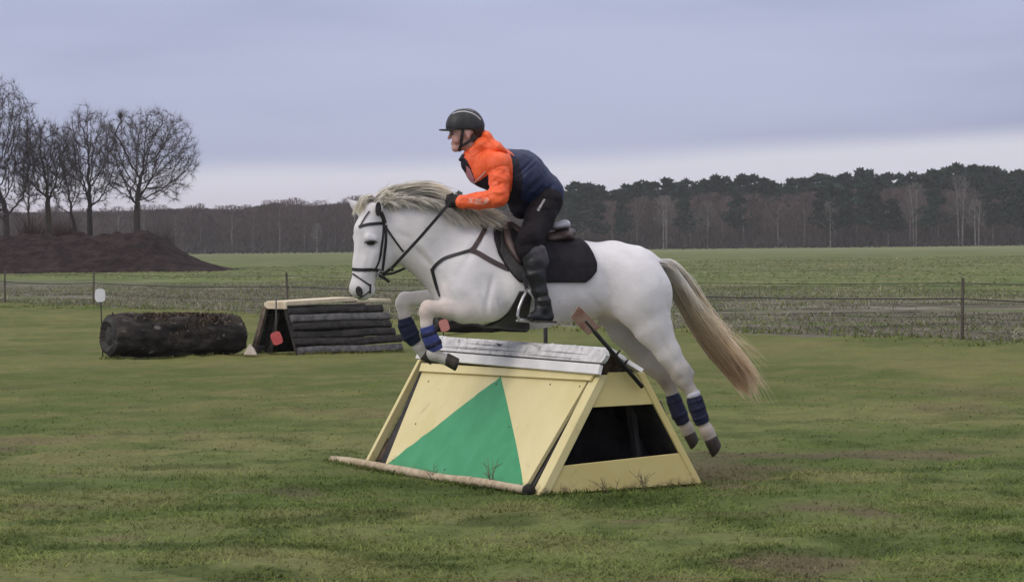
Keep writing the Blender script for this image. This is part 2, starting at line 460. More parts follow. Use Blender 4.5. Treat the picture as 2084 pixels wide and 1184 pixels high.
def lawn_mesh():
    nr, nc = 470, 520; k = 8550.0
    Y = k / np.linspace(k / 9.5, k / 100.0, nr); T = np.linspace(-.42, .42, nc)
    YY, TT = np.meshgrid(Y, T, indexing='ij'); XX = TT * np.maximum(YY, 14.0)
    V = np.stack([XX, YY, lawn_height(XX.ravel(), YY.ravel()).reshape(XX.shape)], -1).reshape(-1, 3)
    d = beyond(V) + .4 * np.sin(V[:, 0] * 1.9) + .45 * (fbm(V[:, 0], V[:, 1], 1.2, 3) - .5); V[:, 2] -= np.clip(d + .6, 0, 1) * .09
    ok = d < .7; idx = np.arange(nr * nc).reshape(nr, nc)
    F = np.stack([idx[:-1, :-1], idx[:-1, 1:], idx[1:, 1:], idx[1:, :-1]], -1).reshape(-1, 4)
    F = F[ok[F].all(1)]
    used = np.unique(F); mp_ = np.full(len(V), -1); mp_[used] = np.arange(len(used)); V = V[used]
    return V, mp_[F], lawn_colour(V[:, 0], V[:, 1])
lv, lf, lc = lawn_mesh()
o = put('lawn', lv, lf, LAWN, base=(0, 0, 0), col=lc, smooth=True); tag(o, kind='structure')

# ------------------------------------------------------------------ grass and weeds (stuff)
def blades(P, hgt, wid, lean, az, colv, bend=0.35):
    """two triangles per blade: base pair, middle, tip"""
    n = len(P); ca, sa = np.cos(az), np.sin(az)
    side = np.stack([ca, sa, 0 * ca], 1); fwd = np.stack([-sa, ca, 0 * ca], 1); up = np.array([0, 0, 1.0])
    mid = P + up * (hgt * .55)[:, None] + fwd * (lean * .3)[:, None]
    tip = P + up * (hgt * (1 - bend * .3))[:, None] + fwd * lean[:, None]
    V = np.stack([P - side * (wid / 2)[:, None], P + side * (wid / 2)[:, None], mid + side * (wid * .38)[:, None], mid - side * (wid * .38)[:, None], tip], 1).reshape(-1, 3)
    b = np.arange(n)[:, None] * 5
    F = np.concatenate([b + np.array([[0, 1, 2]]), b + np.array([[0, 2, 3]]), b + np.array([[3, 2, 4]])])
    C = np.repeat(colv[:, None, :], 5, 1).reshape(-1, 3)
    return V, F, C
def wedge_points(n, y0, y1, margin=1.0, r=rng):
    u = r.random(n); y = np.sqrt(y0 * y0 + u * (y1 * y1 - y0 * y0))
    x = (r.random(n) * 2 - 1) * (y * 1042 / FPX + margin)
    return np.stack([x, y, np.full(n, .003)], 1)
GRASS = mat('grass', (.85, .85, .85), (1.15, 1.15, 1.1), rough=.85, scale=1.5, attr=True, spec=.1, transl=.4)
def grass_cols(P, r):
    return lawn_colour(P[:, 0], P[:, 1]) * 1.75 * (.66 + .66 * r.random((len(P), 1)))
def grass_patch(n, y0, y1, h0, w0, margin=1.0):
    P = wedge_points(n, y0, y1, margin)
    P = P[beyond(P) < .6]
    dens = fbm(P[:, 0], P[:, 1], .5, 40); cl = fbm(P[:, 0], P[:, 1], .16, 60, 2)
    bare = fbm(P[:, 0], P[:, 1], 1.6, 77)
    keep = rng.random(len(P)) < np.clip(.35 + 1.6 * (dens - .35), .12, 1) * np.clip((.72 - bare) / .12, .12, 1) * np.clip((33 - P[:, 1]) / 16, 0, 1) ** 1.3 * (np.clip((19.6 - P[:, 1]) / 6, .2, 1) if y1 < 20 else 1)
    P = P[keep]; cl = cl[keep]; n = len(P); P[:, 2] = lawn_height(P[:, 0], P[:, 1]) - .004
    h = h0 * (.55 + rng.random(n) * .8) * (.6 + cl * 1.0)
    return blades(P, h, w0 * (.7 + .6 * rng.random(n)), h * (.7 + rng.random(n) * 2.0), rng.random(n) * 6.283, grass_cols(P, rng))
parts = [grass_patch(170000, 10.8, 19, .024, .0080), grass_patch(70000, 19, 34, .016, .012)]
off = 0; VV, FF, CC = [], [], []
for v, f, c in parts:
    VV.append(v); FF.append(f + off); CC.append(c); off += len(v)
o = put('lawn_grass', np.concatenate(VV), np.concatenate(FF), GRASS, base=(0, 0, 0), col=np.concatenate(CC), smooth=False)
tag(o, 'short green grass of the lawn round the jumps', 'grass', kind='stuff')

def strip_points(n, d0, d1, s0=-64, s1=16, pw=1.0):
    s = s0 + (s1 - s0) * rng.random(n); d = d0 + (d1 - d0) * rng.random(n) ** pw
    return FR[None] * 1.0 + FD[None] * s[:, None] + FN[None] * d[:, None] + np.array([0, 0, -.03])
# rough dead weeds behind the fence
P = strip_points(90000, -0.3, 27, -75, 14, 1.2)
P = P[fbm(P[:, 0] * .6, P[:, 1], 3.0, 91) > .40]
n = len(P); q = rng.random((n, 1)); gsel = (rng.random((n, 1)) < .42)
cw = np.where(gsel, np.array([[.125, .155, .05]]) * (.6 + .8 * q), np.array([[.215, .195, .155]]) * (.45 + .9 * q))
cl_ = fbm(P[:, 0] * .5, P[:, 1], 1.4, 55, 2); hh = (.03 + .09 * rng.random(n) ** 2) * (.5 + 1.3 * cl_); cw = cw * (.45 + 1.1 * cl_[:, None])
v1 = blades(P, hh, .012 + .018 * rng.random(n), hh * (.8 + rng.random(n) * 3.2), rng.random(n) * 6.283, cw)
# pale broken stalks lying in the strip
P = strip_points(1500, 0, 24, -75, 12)
n = len(P); hh = .05 + .12 * rng.random(n)
cw = np.array([[.36, .34, .28]]) * (.6 + .6 * rng.random((n, 1)))
v2 = blades(P, hh, .016 + .016 * rng.random(n), hh * (.6 + rng.random(n) * 3.0), rng.random(n) * 6.283, cw)
VV = np.concatenate([v1[0], v2[0]]); FF = np.concatenate([v1[1], v2[1] + len(v1[0])]); CC = np.concatenate([v1[2], v2[2]])
o = put('dead_weeds', VV, FF, GRASS, base=(0, 0, 0), col=CC, smooth=False)
tag(o, 'grey brown dead weeds and pale stalks behind the wire fence', 'weeds', kind='stuff')
# stubble rows out in the field
rows = []
for k in range(36):
    d = 26 + k * 4.2 + rng.random() * 1.5
    n = 1500
    s = -160 + 210 * rng.random(n)
    p = FR[None] + FD[None] * s[:, None] + FN[None] * (d + rng.normal(0, .5, n))[:, None]
    rows.append(p)
P = np.concatenate(rows); P = P[np.abs(P[:, 0]) < P[:, 1] * .2 + 4]
n = len(P); hh = .08 + .16 * rng.random(n); q = rng.random((n, 1))
cw = np.where(rng.random((n, 1)) < .6, np.array([[.15, .185, .064]]), np.array([[.25, .24, .13]])) * (.75 + .55 * q)
v = blades(P, hh * .35, .05 + .11 * rng.random(n), hh * (1.2 + 2 * rng.random(n)), rng.random(n) * 6.283, cw)
o = put('field_stubble', v[0], v[1], GRASS, base=(0, 0, 0), col=v[2], smooth=False)
tag(o, 'rows of low green and straw stubble in the field', 'stubble', kind='stuff')
# longer tufts along the mown edge
P = strip_points(15000, -2.6, .8, -68, 12)
P = P[fbm(P[:, 0], P[:, 1], .9, 33) > .49]
n = len(P); P = P[fbm(P[:, 0], P[:, 1], .35, 90) > .40]; n = len(P); hh = .03 + .07 * rng.random(n); P[:, 2] += .02
cw = np.array([[.15, .185, .055]]) * (.45 + .8 * rng.random((n, 1)))
v = blades(P, hh, .014 + .014 * rng.random(n), hh * (.3 + 1.6 * rng.random(n)), rng.random(n) * 6.283, cw)
o = put('fence_line_grass', v[0], v[1], GRASS, base=(0, 0, 0), col=v[2], smooth=False)
tag(o, 'longer rough grass tufts along the foot of the fence', 'grass', kind='stuff')

# ------------------------------------------------------------------ haze
hz = MB(); hz.hexa([(-392, -6, -1), (392, -6, -1), (392, 890, -1), (-392, 890, -1), (-392, -6, 30), (392, -6, 30), (392, 890, 30), (-392, 890, 30)])
hm = bpy.data.materials.new('haze'); hm.use_nodes = True; t = hm.node_tree; t.nodes.clear()
o_ = _n(t, 'ShaderNodeOutputMaterial'); pv = _n(t, 'ShaderNodeVolumePrincipled')
pv.inputs['Color'].default_value = (.90, .90, .97, 1); pv.inputs['Density'].default_value = 0.00015
t.links.new(pv.outputs[0], o_.inputs['Volume'])
HAZE = hz.build('haze', hm, base=(0, 0, -1)); tag(HAZE, kind='stuff')
HAZE['label'] = 'thin pale haze in the air over the field'

# ------------------------------------------------------------------ far wood
BARK = mat('far_bark', (.050, .040, .039), (.085, .072, .070), scale=.8, rough=.95, rnd=.3)
PBARK = mat('far_pale_bark', (.15, .14, .138), (.20, .19, .185), scale=.8, rough=.95, rnd=.4)
TWIG = mat('far_twigs', (.088, .058, .056), (.130, .096, .093), scale=.35, rough=.95, rnd=.5, transl=.1)
BIRCH = mat('birch_bark', (.24, .23, .22), (.14, .13, .125), scale=1.2, rough=.9)
BTWIG = mat('birch_twigs', (.125, .112, .108), (.16, .145, .14), scale=.5, rough=.95, rnd=.3)
PINE = mat('pine_needles', (.012, .029, .024), (.026, .048, .034), scale=.6, rough=.9, rnd=.5, spec=.1)
def shards(C, Dr, L, w, r):
    """thin triangles from C along Dr, length L, width w"""
    n = len(C); s = np.cross(Dr, r.normal(size=(n, 3))); s /= np.linalg.norm(s, axis=1)[:, None] + 1e-9
    V = np.stack([C - s * (w / 2)[:, None], C + s * (w / 2)[:, None], C + Dr * L[:, None]], 1).reshape(-1, 3)
    return V, np.arange(3 * n).reshape(n, 3)
def bare_crown(H, r, n=260, spread=.22, base=.22):
    z = H * (base + (1 - base) * r.random(n) ** .75)
    k = np.sin(np.clip((z / H - base * .5) / (1 - base * .5), 0, 1) ** .8 * math.pi * .93) * .9 + .12
    a = r.random(n) * 6.283; q = np.sqrt(r.random(n)) * k * H * spread
    C = np.stack([q * np.cos(a), q * np.sin(a), z], 1)
    Dr = np.stack([np.cos(a) * .45, np.sin(a) * .45, np.full(n, .9)], 1) + r.normal(0, .28, (n, 3)); Dr /= np.linalg.norm(Dr, axis=1)[:, None]
    L = H * (.07 + .10 * r.random(n)); L = np.minimum(L, np.maximum(.3, (H * 1.02 - z)))
    return shards(C, Dr, L, .07 + .11 * r.random(n), r)
def limbs(H, r, n=5, rad=.16, lean=.0, fork=.3):
    m = MB(); top = np.array([lean * H, r.normal(0, .02) * H, H * .82])
    pts = [np.array([0, 0, -.05]), np.array([lean * .2 * H, 0, H * .3]), np.array([lean * .55 * H, 0, H * .58]), top]
    m.tube(pts, [rad, rad * .8, rad * .5, rad * .15], 5, caps=False)
    for i in range(n):
        f = fork + (.8 - fork) * r.random(); p = np.array([lean * f * H * .9, 0, H * f]); a = r.random() * 6.283; l = H * (.16 + .14 * r.random())
        d = np.array([math.cos(a) * .5, math.sin(a) * .5, .85])
        m.tube([p, p + d * l * .5, p + d * l + np.array([0, 0, .15 * l])], [rad * .4, rad * .28, rad * .1], 4, caps=False)
    return m
def far_tree(name, label, cat, group, trunk_mb, tmat, crown, cmat, crown_smooth=False):
    root = thing(name, label, cat, (0, 0, 0), group)
    trunk_mb.build('trunk', tmat, root, smooth=True)
    put('crown', crown[0], crown[1], cmat, root, smooth=crown_smooth)
    return root
def pine_crown(H, r, flat=False):
    Vs, Fs, o2 = [], [], 0
    nl = r.integers(8, 13)
    for i in range(nl):
        f = i / (nl - 1); z = H * (.40 + .57 * f) + r.normal(0, .02) * H; rad = H * (.15 - .095 * f) * (.6 + .7 * r.random()); a = r.random() * 6.283
        c = np.array([math.cos(a) * rad * .8, math.sin(a) * rad * .8, z]) * np.array([1, 1, 1]) if i < nl - 1 else np.array([0, 0, H * .945])
        n = 95; p = r.normal(size=(n, 3)); p /= np.linalg.norm(p, axis=1)[:, None]; p *= (r.random(n) ** .4)[:, None]
        p = c + p * np.array([rad, rad, rad * .62])
        d = (p - c); d = d / (np.linalg.norm(d, axis=1)[:, None] + 1e-6) + r.normal(0, .7, (n, 3)) + np.array([0, 0, .3]); d /= np.linalg.norm(d, axis=1)[:, None]
        v, fa = shards(p, d, .5 + .6 * r.random(n), .55 + .45 * r.random(n), r)
        Vs.append(v); Fs.append(fa + o2); o2 += len(v)
    return np.concatenate(Vs), np.concatenate(Fs)
r2 = np.random.default_rng(5)
def where(px):
    if px < 420: return 'behind the leafless trees and the soil heap'
    if px < 720: return 'between the soil heap and the horse head'
    if px < 1150: return 'behind the rider'
    if px < 1560: return 'between the rider and the horse tail tip'
    return 'right of the horse tail'
LB = 'bare brown broadleaf tree in the hazy wood along the horizon'
LP = 'dark green pine standing above the bare trees of the right-hand wood'
GB, GP, GW = 'bare trees along the edge of the wood', 'pines in the wood', 'birches at the edge of the wood'
bare_v = [far_tree('bare_tree', LB, 'tree', GB, limbs(14, r2, 6, .17, r2.normal(0, .03)), PBARK if q_ in (1, 4) else BARK, bare_crown(14, r2, 430, .15 + .08 * r2.random(), .16), TWIG) for q_ in range(7)]
pine_v = [far_tree('pine_tree', LP, 'tree', GP, limbs(18, r2, 0, .2, r2.normal(0, .015), .55), BARK, pine_crown(18, r2), PINE) for _ in range(5)]
def top_y(px):
    X = [-200, 0, 120, 260, 400, 480, 560, 640, 720, 780, 860, 930, 1000, 1145, 1200, 1240, 1310, 1400, 1440, 1540, 1570, 1640, 1700, 1770, 1810, 1850, 1920, 1970, 2084, 2300]
    Y = [415, 422, 420, 418, 412, 416, 402, 408, 400, 398, 386, 384, 388, 380, 366, 378, 366, 358, 354, 352, 368, 352, 358, 338, 352, 350, 336, 334, 344, 340]
    return float(np.interp(px, X, Y))
def bare_top(px):
    if px < 760: return top_y(px) + 2
    return float(np.interp(px, [760, 1000, 1145, 1300, 1450, 1600, 1750, 1900, 2084, 2300], [402, 418, 420, 404, 394, 398, 384, 384, 394, 390]))
def height_for(px, y, Z): return at(px, y, Z)[2]
used = set()
def stand(variants, i, px, Z, ytop, scw=1.0, r=r2, nominal=14.0):
    H = height_for(px, ytop, Z); p = at(px, 500, Z); p[2] = 0
    k = H / nominal; s = (k * scw, k * scw, k)
    v = variants[i % len(variants)]
    kind = 'bare brown tree in the hazy wood ' if nominal == 14.0 else 'dark green pine in the hazy wood '
    if v.name not in used:
        used.add(v.name); v['label'] = kind + where(px); v['group'] = v['group'].split(' beh')[0] + ' ' + where(px); v.location = tuple(p); v.rotation_euler = (0, 0, r.random() * 6.28); v.scale = s; return v
    return dup(v, p, r.random() * 6.28, s, kind + where(px), (GB if nominal == 14.0 else GP) + ' ' + where(px))
i = 0
px = -190.0
while px < 2290:
    if 745 < px < 1130 and i % 2:   # hidden behind horse and rider for the most part
        px += 17
    stand(bare_v, i, px, 622 + r2.random() * 22, bare_top(px) + abs(r2.normal(0, 13)) - 4, .9 + .6 * r2.random()); i += 1
    px += 10.5 + r2.random() * 10
j = 0
px = 1120.0
while px < 2280:
    stand(pine_v, j, px, 655 + r2.random() * 30, top_y(px) + abs(r2.normal(0, 9)) - 2, 1.05 + .5 * r2.random(), nominal=18.0); j += 1
    px += 12 + r2.random() * 13
for px, yt in ((1152, 392), (1178, 400), (1215, 410), (1262, 414), (1668, 392), (1698, 378), (1722, 384), (1752, 372), (1782, 392), (1815, 404), (2010, 380), (2040, 372), (2068, 384), (2095, 366), (1905, 384), (1500, 392), (1392, 398)):
    stand(pine_v, j, px, 611 + r2.random() * 6, yt, 1.15 + .4 * r2.random(), nominal=18.0); j += 1
for px in (745, 850, 915, 935, 1010, 1075):
    stand(pine_v, j, px, 655, top_y(px) + r2.random() * 6, 1.0, nominal=18.0); j += 1
# pale birches one can pick out
def birch(px, ytop, stems, label, Z=612, H=None):
    H = height_for(px, ytop, Z); m = MB(); r = np.random.default_rng(int(px))
    for (dx, ln) in stems:
        x0 = dx * .35
        m.tube([(x0, 0, -.05), (x0 + ln * .12 * H, .1, H * .3), (x0 + ln * .45 * H, 0, H * .62), (x0 + ln * H, 0, H * .9)], [.17, .14, .10, .04], 6, caps=False)
        for q in range(7):
            f = .35 + .5 * r.random(); p = np.array([x0 + ln * H * (f - .15), 0, H * f]); a = r.random() * 6.28; l = H * .16
            d = np.array([math.cos(a) * .5, math.sin(a) * .5, .85]); m.tube([p, p + d * l], [.06, .025], 4, caps=False)
    p = at(px, 500, Z); p[2] = 0
    root = thing('birch_tree', label, 'tree', (0, 0, 0), GW)
    m.build('trunk', BIRCH, root, smooth=True)
    c = bare_crown(H, r, 230, .2, .38); put('crown', c[0], c[1], BTWIG, root, smooth=False)
    root.location = tuple(p)
birch(1955, 358, [(-1.2, -.03), (1.2, .05)], 'tall pale forked birch with two white stems before the dark pines')
birch(1862, 372, [(-.6, -.05), (.8, .02)], 'pale twin-stemmed birch left of the tall forked birch', 614)
birch(1352, 398, [(-.5, .0), (1.2, .02)], 'small white-stemmed birch just right of the rider above the croup', 610)
birch(1440, 408, [(0, .02)], 'slender grey birch nearest to the horse tail in the wood', 616)
birch(1985, 405, [(0, -.02), (2.2, .03)], 'short pale birch right of the tall forked birch', 608)
birch(1690, 410, [(0, .01)], 'single thin birch in front of the lowest dip of the pines', 611)
birch(645, 455, [(0, .02)], 'low white birch stem in the left wood near the horse head', 612)
# the wood behind, one mass
Vs, Fs, o2 = [], [], 0
n = 92000
pxs = -900 + 3900 * r2.random(n); Zs = 690 + 50 * r2.random(n)
X = (pxs - 1042) / FPX * Zs
Ht = np.array([height_for(p, (top_y(p) if p < 760 else max(top_y(p) + 16, bare_top(p) - 22)) + (12 if p < 760 else 5), z) for p, z in zip(pxs, Zs)])
z = Ht * r2.random(n) ** 1.35 * .97
Dr = np.stack([r2.normal(0, .3, n), r2.normal(0, .3, n), np.ones(n)], 1); Dr /= np.linalg.norm(Dr, axis=1)[:, None]
v, f = shards(np.stack([X, Zs, z], 1), Dr, np.minimum(2.2 + 2.5 * r2.random(n), Ht - z + .3), .35 + .7 * r2.random(n), r2)
o = put('wood', v, f, mat('wood_mass', (.026, .022, .025), (.056, .046, .050), scale=.06, rough=.95), base=(0, 690, 0), smooth=False)
tag(o, 'dense brown wood filling the horizon behind its edge trees', 'wood', kind='stuff')
n = 14000
pxs = -900 + 3900 * r2.random(n); Zs = 606 + 34 * r2.random(n); X = (pxs - 1042) / FPX * Zs
lowh = 1.2 + 3.2 * fbm(X, X * 0, 9.0, 12)
Dr = np.stack([r2.normal(0, .5, n), r2.normal(0, .5, n), np.ones(n)], 1); Dr /= np.linalg.norm(Dr, axis=1)[:, None]
zz = lowh * r2.random(n) * .6
v, f = shards(np.stack([X, Zs, zz], 1), Dr, lowh * (.4 + .5 * r2.random(n)), .12 + .22 * r2.random(n), r2)
o = put('undergrowth', v, f, mat('undergrowth', (.034, .028, .027), (.062, .053, .048), scale=.1, rough=.95), base=(0, 606, 0), smooth=False)
tag(o, 'brown scrub along the foot of the wood', 'undergrowth', kind='stuff')

# ------------------------------------------------------------------ soil heap
ZM = 186.0
def mound():
    Xs = np.linspace(at(-620, 550, ZM)[0], at(470, 550, ZM)[0], 340); Ys = np.linspace(-9, 12, 80)
    top = np.interp([project((x, ZM, 0))[0] for x in Xs], [-620, -540, -400, -200, 0, 60, 130, 200, 262, 300, 330, 362, 400, 440, 468], [555, 520, 492, 486, 487, 485, 486, 480, 476, 474, 484, 505, 527, 541, 549.5])
    Ht = np.array([max(0.02, at(project((x, ZM, 0))[0], t, ZM + 1)[2]) for x, t in zip(Xs, top)])
    XX, YY = np.meshgrid(Xs, Ys, indexing='ij')
    prof = np.clip(1 - np.abs(YY / 9.0) ** 1.5, 0, 1) * (YY < 9)
    nz = (fbm(XX, YY, 3.0, 3, 4) - .5) * 1.3 + (fbm(XX, YY, .7, 8, 3) - .5) * .9
    Zz = Ht[:, None] * prof * (1 + .12 * nz) + nz * .35 * np.clip(Ht[:, None] * prof, 0, 1)
    Zz = np.maximum(Zz, -.1); Zz[:, 0] = -.15; Zz[:, -1] = -.15; Zz[-1] = -.15
    V = np.stack([XX, YY + ZM, Zz], -1).reshape(-1, 3); a, b = XX.shape
    idx = np.arange(a * b).reshape(a, b)
    F = np.stack([idx[:-1, :-1], idx[1:, :-1], idx[1:, 1:], idx[:-1, 1:]], -1).reshape(-1, 4)
    o = put('soil_heap', V, F, mat('soil', (.020, .0135, .0135), (.046, .032, .030), scale=1.3, detail=8, rough=1.0, bump=1.0, bscale=3.0, bdist=.3, spec=.05, c3=(.016, .012, .011), scale3=.5), base=(Xs.mean(), ZM, 0), smooth=False)
    return tag(o, 'long dark brown heap of bare soil in front of the leafless trees', 'soil heap')
mound()

# ------------------------------------------------------------------ the leafless trees behind the heap
FBARK = mat('tree_bark', (.040, .033, .032), (.075, .064, .058), scale=2.0, rough=.95, stretch=(1, 1, .3), bump=.4)
FTWIG = mat('tree_twigs', (.072, .058, .060), (.105, .088, .088), scale=.5, rough=.95)
GBARK = mat('mossy_bark', (.045, .040, .026), (.072, .062, .044), scale=1.5, rough=.95)
def colonise(r, start, ec, er, n_att, step, kill, infl, up=.10, keep=.85, low=-.75):
    A = r.normal(size=(n_att * 3, 3)); A /= np.linalg.norm(A, axis=1)[:, None]; A *= (r.random(n_att * 3) ** (1 / 2.6))[:, None]
    A = A[A[:, 2] > low - .35 * r.random(len(A))][:n_att]; A = ec + A * er
    nodes = [np.array(p, float) for p in start]; par = [i - 1 for i in range(len(nodes))]; dirs = [np.array([0, 0, 1.0])] * len(nodes)
    P = np.array(nodes); dist = np.full(len(A), 1e9); near = np.zeros(len(A), int)
    fresh = np.arange(len(P))
    for it in range(140):
        d = np.linalg.norm(A[:, None] - P[fresh][None], axis=2); k = d.argmin(1); dm = d[np.arange(len(A)), k]; b = dm < dist
        dist[b] = dm[b]; near[b] = fresh[k[b]]
        alive = dist > kill; A, dist, near = A[alive], dist[alive], near[alive]
        if not len(A): break
        act = dist < infl
        if not act.any(): act = dist <= dist.min() + step
        new = []
        for u in np.unique(near[act]):
            v = A[act & (near == u)] - P[u]; v = (v / np.linalg.norm(v, axis=1)[:, None]).sum(0); g = nrm(nrm(v) + keep * dirs[u] + np.array([0, 0, up]) + r.normal(0, .13, 3))
            new.append((P[u] + g * step, u, g))
        if not new: break
        o_ = len(P); P = np.concatenate([P, np.array([q[0] for q in new])]); par += [q[1] for q in new]; dirs += [q[2] for q in new]; fresh = np.arange(o_, len(P))
        if len(P) > 5200: break
    return P, np.array(par), np.array(dirs)
def field_tree(px, Z, yfork, ytop, hw, label, seed, trunk_w, lean=0.0, n_att=900, twig=None, bark=None, cx=0.0, wob=.16, low=-.75, ntw=13):
    twig = twig or FTWIG; bark = bark or FBARK
    r = np.random.default_rng(seed); base = at(px, 500, Z); base[2] = 0; m = Z / FPX
    hf = at(px, yfork, Z)[2]; ht = at(px, ytop, Z)[2]; rad = trunk_w * m / 2
    er = np.array([hw * m, hw * m * .85, (ht - hf) * .54]); ec = np.array([cx * m, 0, hf + (ht - hf) * .47])
    root = thing('leafless_tree', label, 'tree', tuple(base), 'leafless trees behind the soil heap')
    tl = hf * .96; start = [np.array([lean * m * (f ** 1.5), 0, tl * f]) for f in np.linspace(0, 1, 9)]
    P, par, dr = colonise(r, start, ec, er, n_att, .26, .34, 2.6, low=low)
    P[9:] += r.normal(0, .035, (len(P) - 9, 3))
    n = len(P); w = np.zeros(n); kids = np.bincount(par[1:], minlength=n)
    w[kids == 0] = 1.0
    for i in range(n - 1, 0, -1): w[par[i]] += w[i]
    R_ = np.maximum(rad * (w / w[0]) ** .52, .0055); R_[:9] = np.linspace(rad * 1.3, rad * .95, 9); R_[1] = rad * 1.08
    tk = MB(); tk.tube([p + base - np.array([0, 0, .1]) * (i == 0) for i, p in enumerate(P[:9])], list(R_[:9]), 10, caps=False); tk.build('trunk', bark, root, smooth=True)
    I = np.arange(9, n); a, b = P[par[I]], P[I]; d = b - a; d /= np.linalg.norm(d, axis=1)[:, None]
    u = np.cross(d, np.array([.31, .87, .38])); u /= np.linalg.norm(u, axis=1)[:, None]; v = np.cross(d, u); ra, rb_ = np.minimum(R_[par[I]], R_[I] * 1.25), R_[I]
    V = []; K = 5
    for (p, rr) in ((a, ra), (b, rb_)):
        for j in range(K):
            t_ = 6.283 * j / K; V.append(p + (math.cos(t_) * u + math.sin(t_) * v) * rr[:, None])
    V = np.stack(V, 1).reshape(-1, 3); o_ = np.arange(len(I))[:, None] * 2 * K
    F = np.concatenate([o_ + np.array([[j, (j + 1) % K, K + (j + 1) % K, K + j]]) for j in range(K)])
    put('limb', V + base, F, bark, root, smooth=True)
    thin = np.where(R_ < .035)[0]; thin = thin[thin > 9]; C_ = np.repeat(P[thin], ntw, 0); D_ = np.repeat(dr[thin], ntw, 0) + r.normal(0, .55, (len(thin) * ntw, 3)) + np.array([0, 0, .12]); D_ /= np.linalg.norm(D_, axis=1)[:, None]
    L_ = .25 + .75 * r.random(len(C_)) ** 1.5; tv, tf = shards(C_, D_, L_, .009 + .012 * r.random(len(C_)), r)
    put('twigs', tv + base, tf, twig, root, smooth=False)
    return root
field_tree(279, 203, 412, 222, 112, 'round-crowned leafless tree standing alone at the right end of the row', 3, 13, lean=1, n_att=1500, cx=20, low=-.62)
field_tree(184, 205, 418, 212, 66, 'leafless tree with a V-shaped fork left of the round-crowned one', 8, 11, lean=-1, n_att=950, cx=2)
field_tree(168, 209, 430, 258, 42, 'slim leafless tree with a left-leaning stem beside the forked one', 15, 6.5, lean=-22, n_att=420, cx=-34)
field_tree(102, 201, 405, 250, 66, 'mossy brown leafless tree with a dense twisted crown', 21, 11, lean=-4, n_att=1150, bark=GBARK, cx=-4, ntw=18)
field_tree(62, 212, 430, 236, 46, 'thin leafless tree in the gap between two thicker trunks', 27, 5, lean=-3, n_att=420, cx=-4)
field_tree(14, 199, 436, 158, 88, 'tallest leafless tree at the left edge with a low fork', 33, 14, lean=-2, n_att=1500, cx=-14)
field_tree(-74, 204, 425, 190, 76, 'leafless tree half cut off beyond the tallest one', 41, 12, n_att=800)
def bush(px, Z, ytop, hw, label, seed, cm):
    r = np.random.default_rng(seed); b = at(px, 500, Z); b[2] = 0; m = Z / FPX; Ht = at(px, ytop, Z)[2]; n = 700
    a = r.random(n) * 6.283; q = np.sqrt(r.random(n)) * hw * m * .55
    C = np.stack([q * np.cos(a), q * np.sin(a) * .7, r.random(n) * Ht * .6], 1) + b
    D = np.stack([np.cos(a) * q / (hw * m) * 1.2, np.sin(a) * q / (hw * m), np.full(n, .9)], 1) + r.normal(0, .25, (n, 3)); D /= np.linalg.norm(D, axis=1)[:, None]
    v, f = shards(C, D, Ht * (.25 + .35 * r.random(n)), .025 + .03 * r.random(n), r)
    o = put('bush', v, f, cm, base=b, smooth=False)
    tag(o, label, 'bush', 'bare bushes behind the soil heap')
RB = mat('red_twigs', (.105, .060, .045), (.080, .050, .042), scale=.6, rough=.95)
bush(68, 207, 424, 34, 'reddish brown bare bush at the foot of the mossy tree', 3, RB)
bush(128, 210, 428, 38, 'wider russet bare bush between the mossy and the forked tree', 4, RB)
bush(330, 230, 452, 34, 'low dull bare bush right of the round-crowned tree', 5, mat('dull_twigs', (.075, .062, .060), (.06, .05, .048), scale=.6, rough=.95))

# ------------------------------------------------------------------ wire fence
WOODP = mat('grey_post', (.070, .059, .045), (.115, .099, .078), scale=9, rough=.95, stretch=(1, 1, .2), bump=.3)
WIRE = mat('fence_wire', (.022, .022, .022), (.035, .033, .03), scale=30, rough=.7)
fl = float(np.dot(FL - FR, FD))     # position of the left post along the line (negative)
root = thing('wire_fence', 'thin wire fence on wooden posts between the lawn and the field', 'fence', tuple(fence_pt(fl * .5)))
step = -fl / 3.0
posts = [fl * 1.19, fl, fl + step, fl + 2 * step, 0.0, step * .75]
for k, s in enumerate(posts):
    p = fence_pt(s); h = (.92 if k != 4 else .92) + .03 * math.sin(k * 3.1); w = .026
    lean = np.array([.03 * math.sin(k * 2.2), .02 * math.cos(k), 0])
    m = MB(); m.tube([p + np.array([0, 0, -.12]), p + lean * .5 + np.array([0, 0, h * .5]), p + lean + np.array([0, 0, h])], [w * 1.05, w, w * .92], 8)
    m.build('post', WOODP, root, smooth=False)
for hgt, rad in ((.84, .0045), (.60, .0095), (.32, .0035)):
    pts = []
    ss = sorted(posts + [fl * 1.6]); ss[0] = fl * 1.6
    for a, b in zip(ss[:-1], ss[1:]):
        for t in np.linspace(0, 1, 9)[:-1]:
            pts.append(fence_pt(a + (b - a) * t) + np.array([0, 0, hgt - .05 * math.sin(math.pi * t)]) - FN * .06)
    m = MB(); m.tube(pts, rad, 4); m.build('wire', WIRE, root, smooth=True)
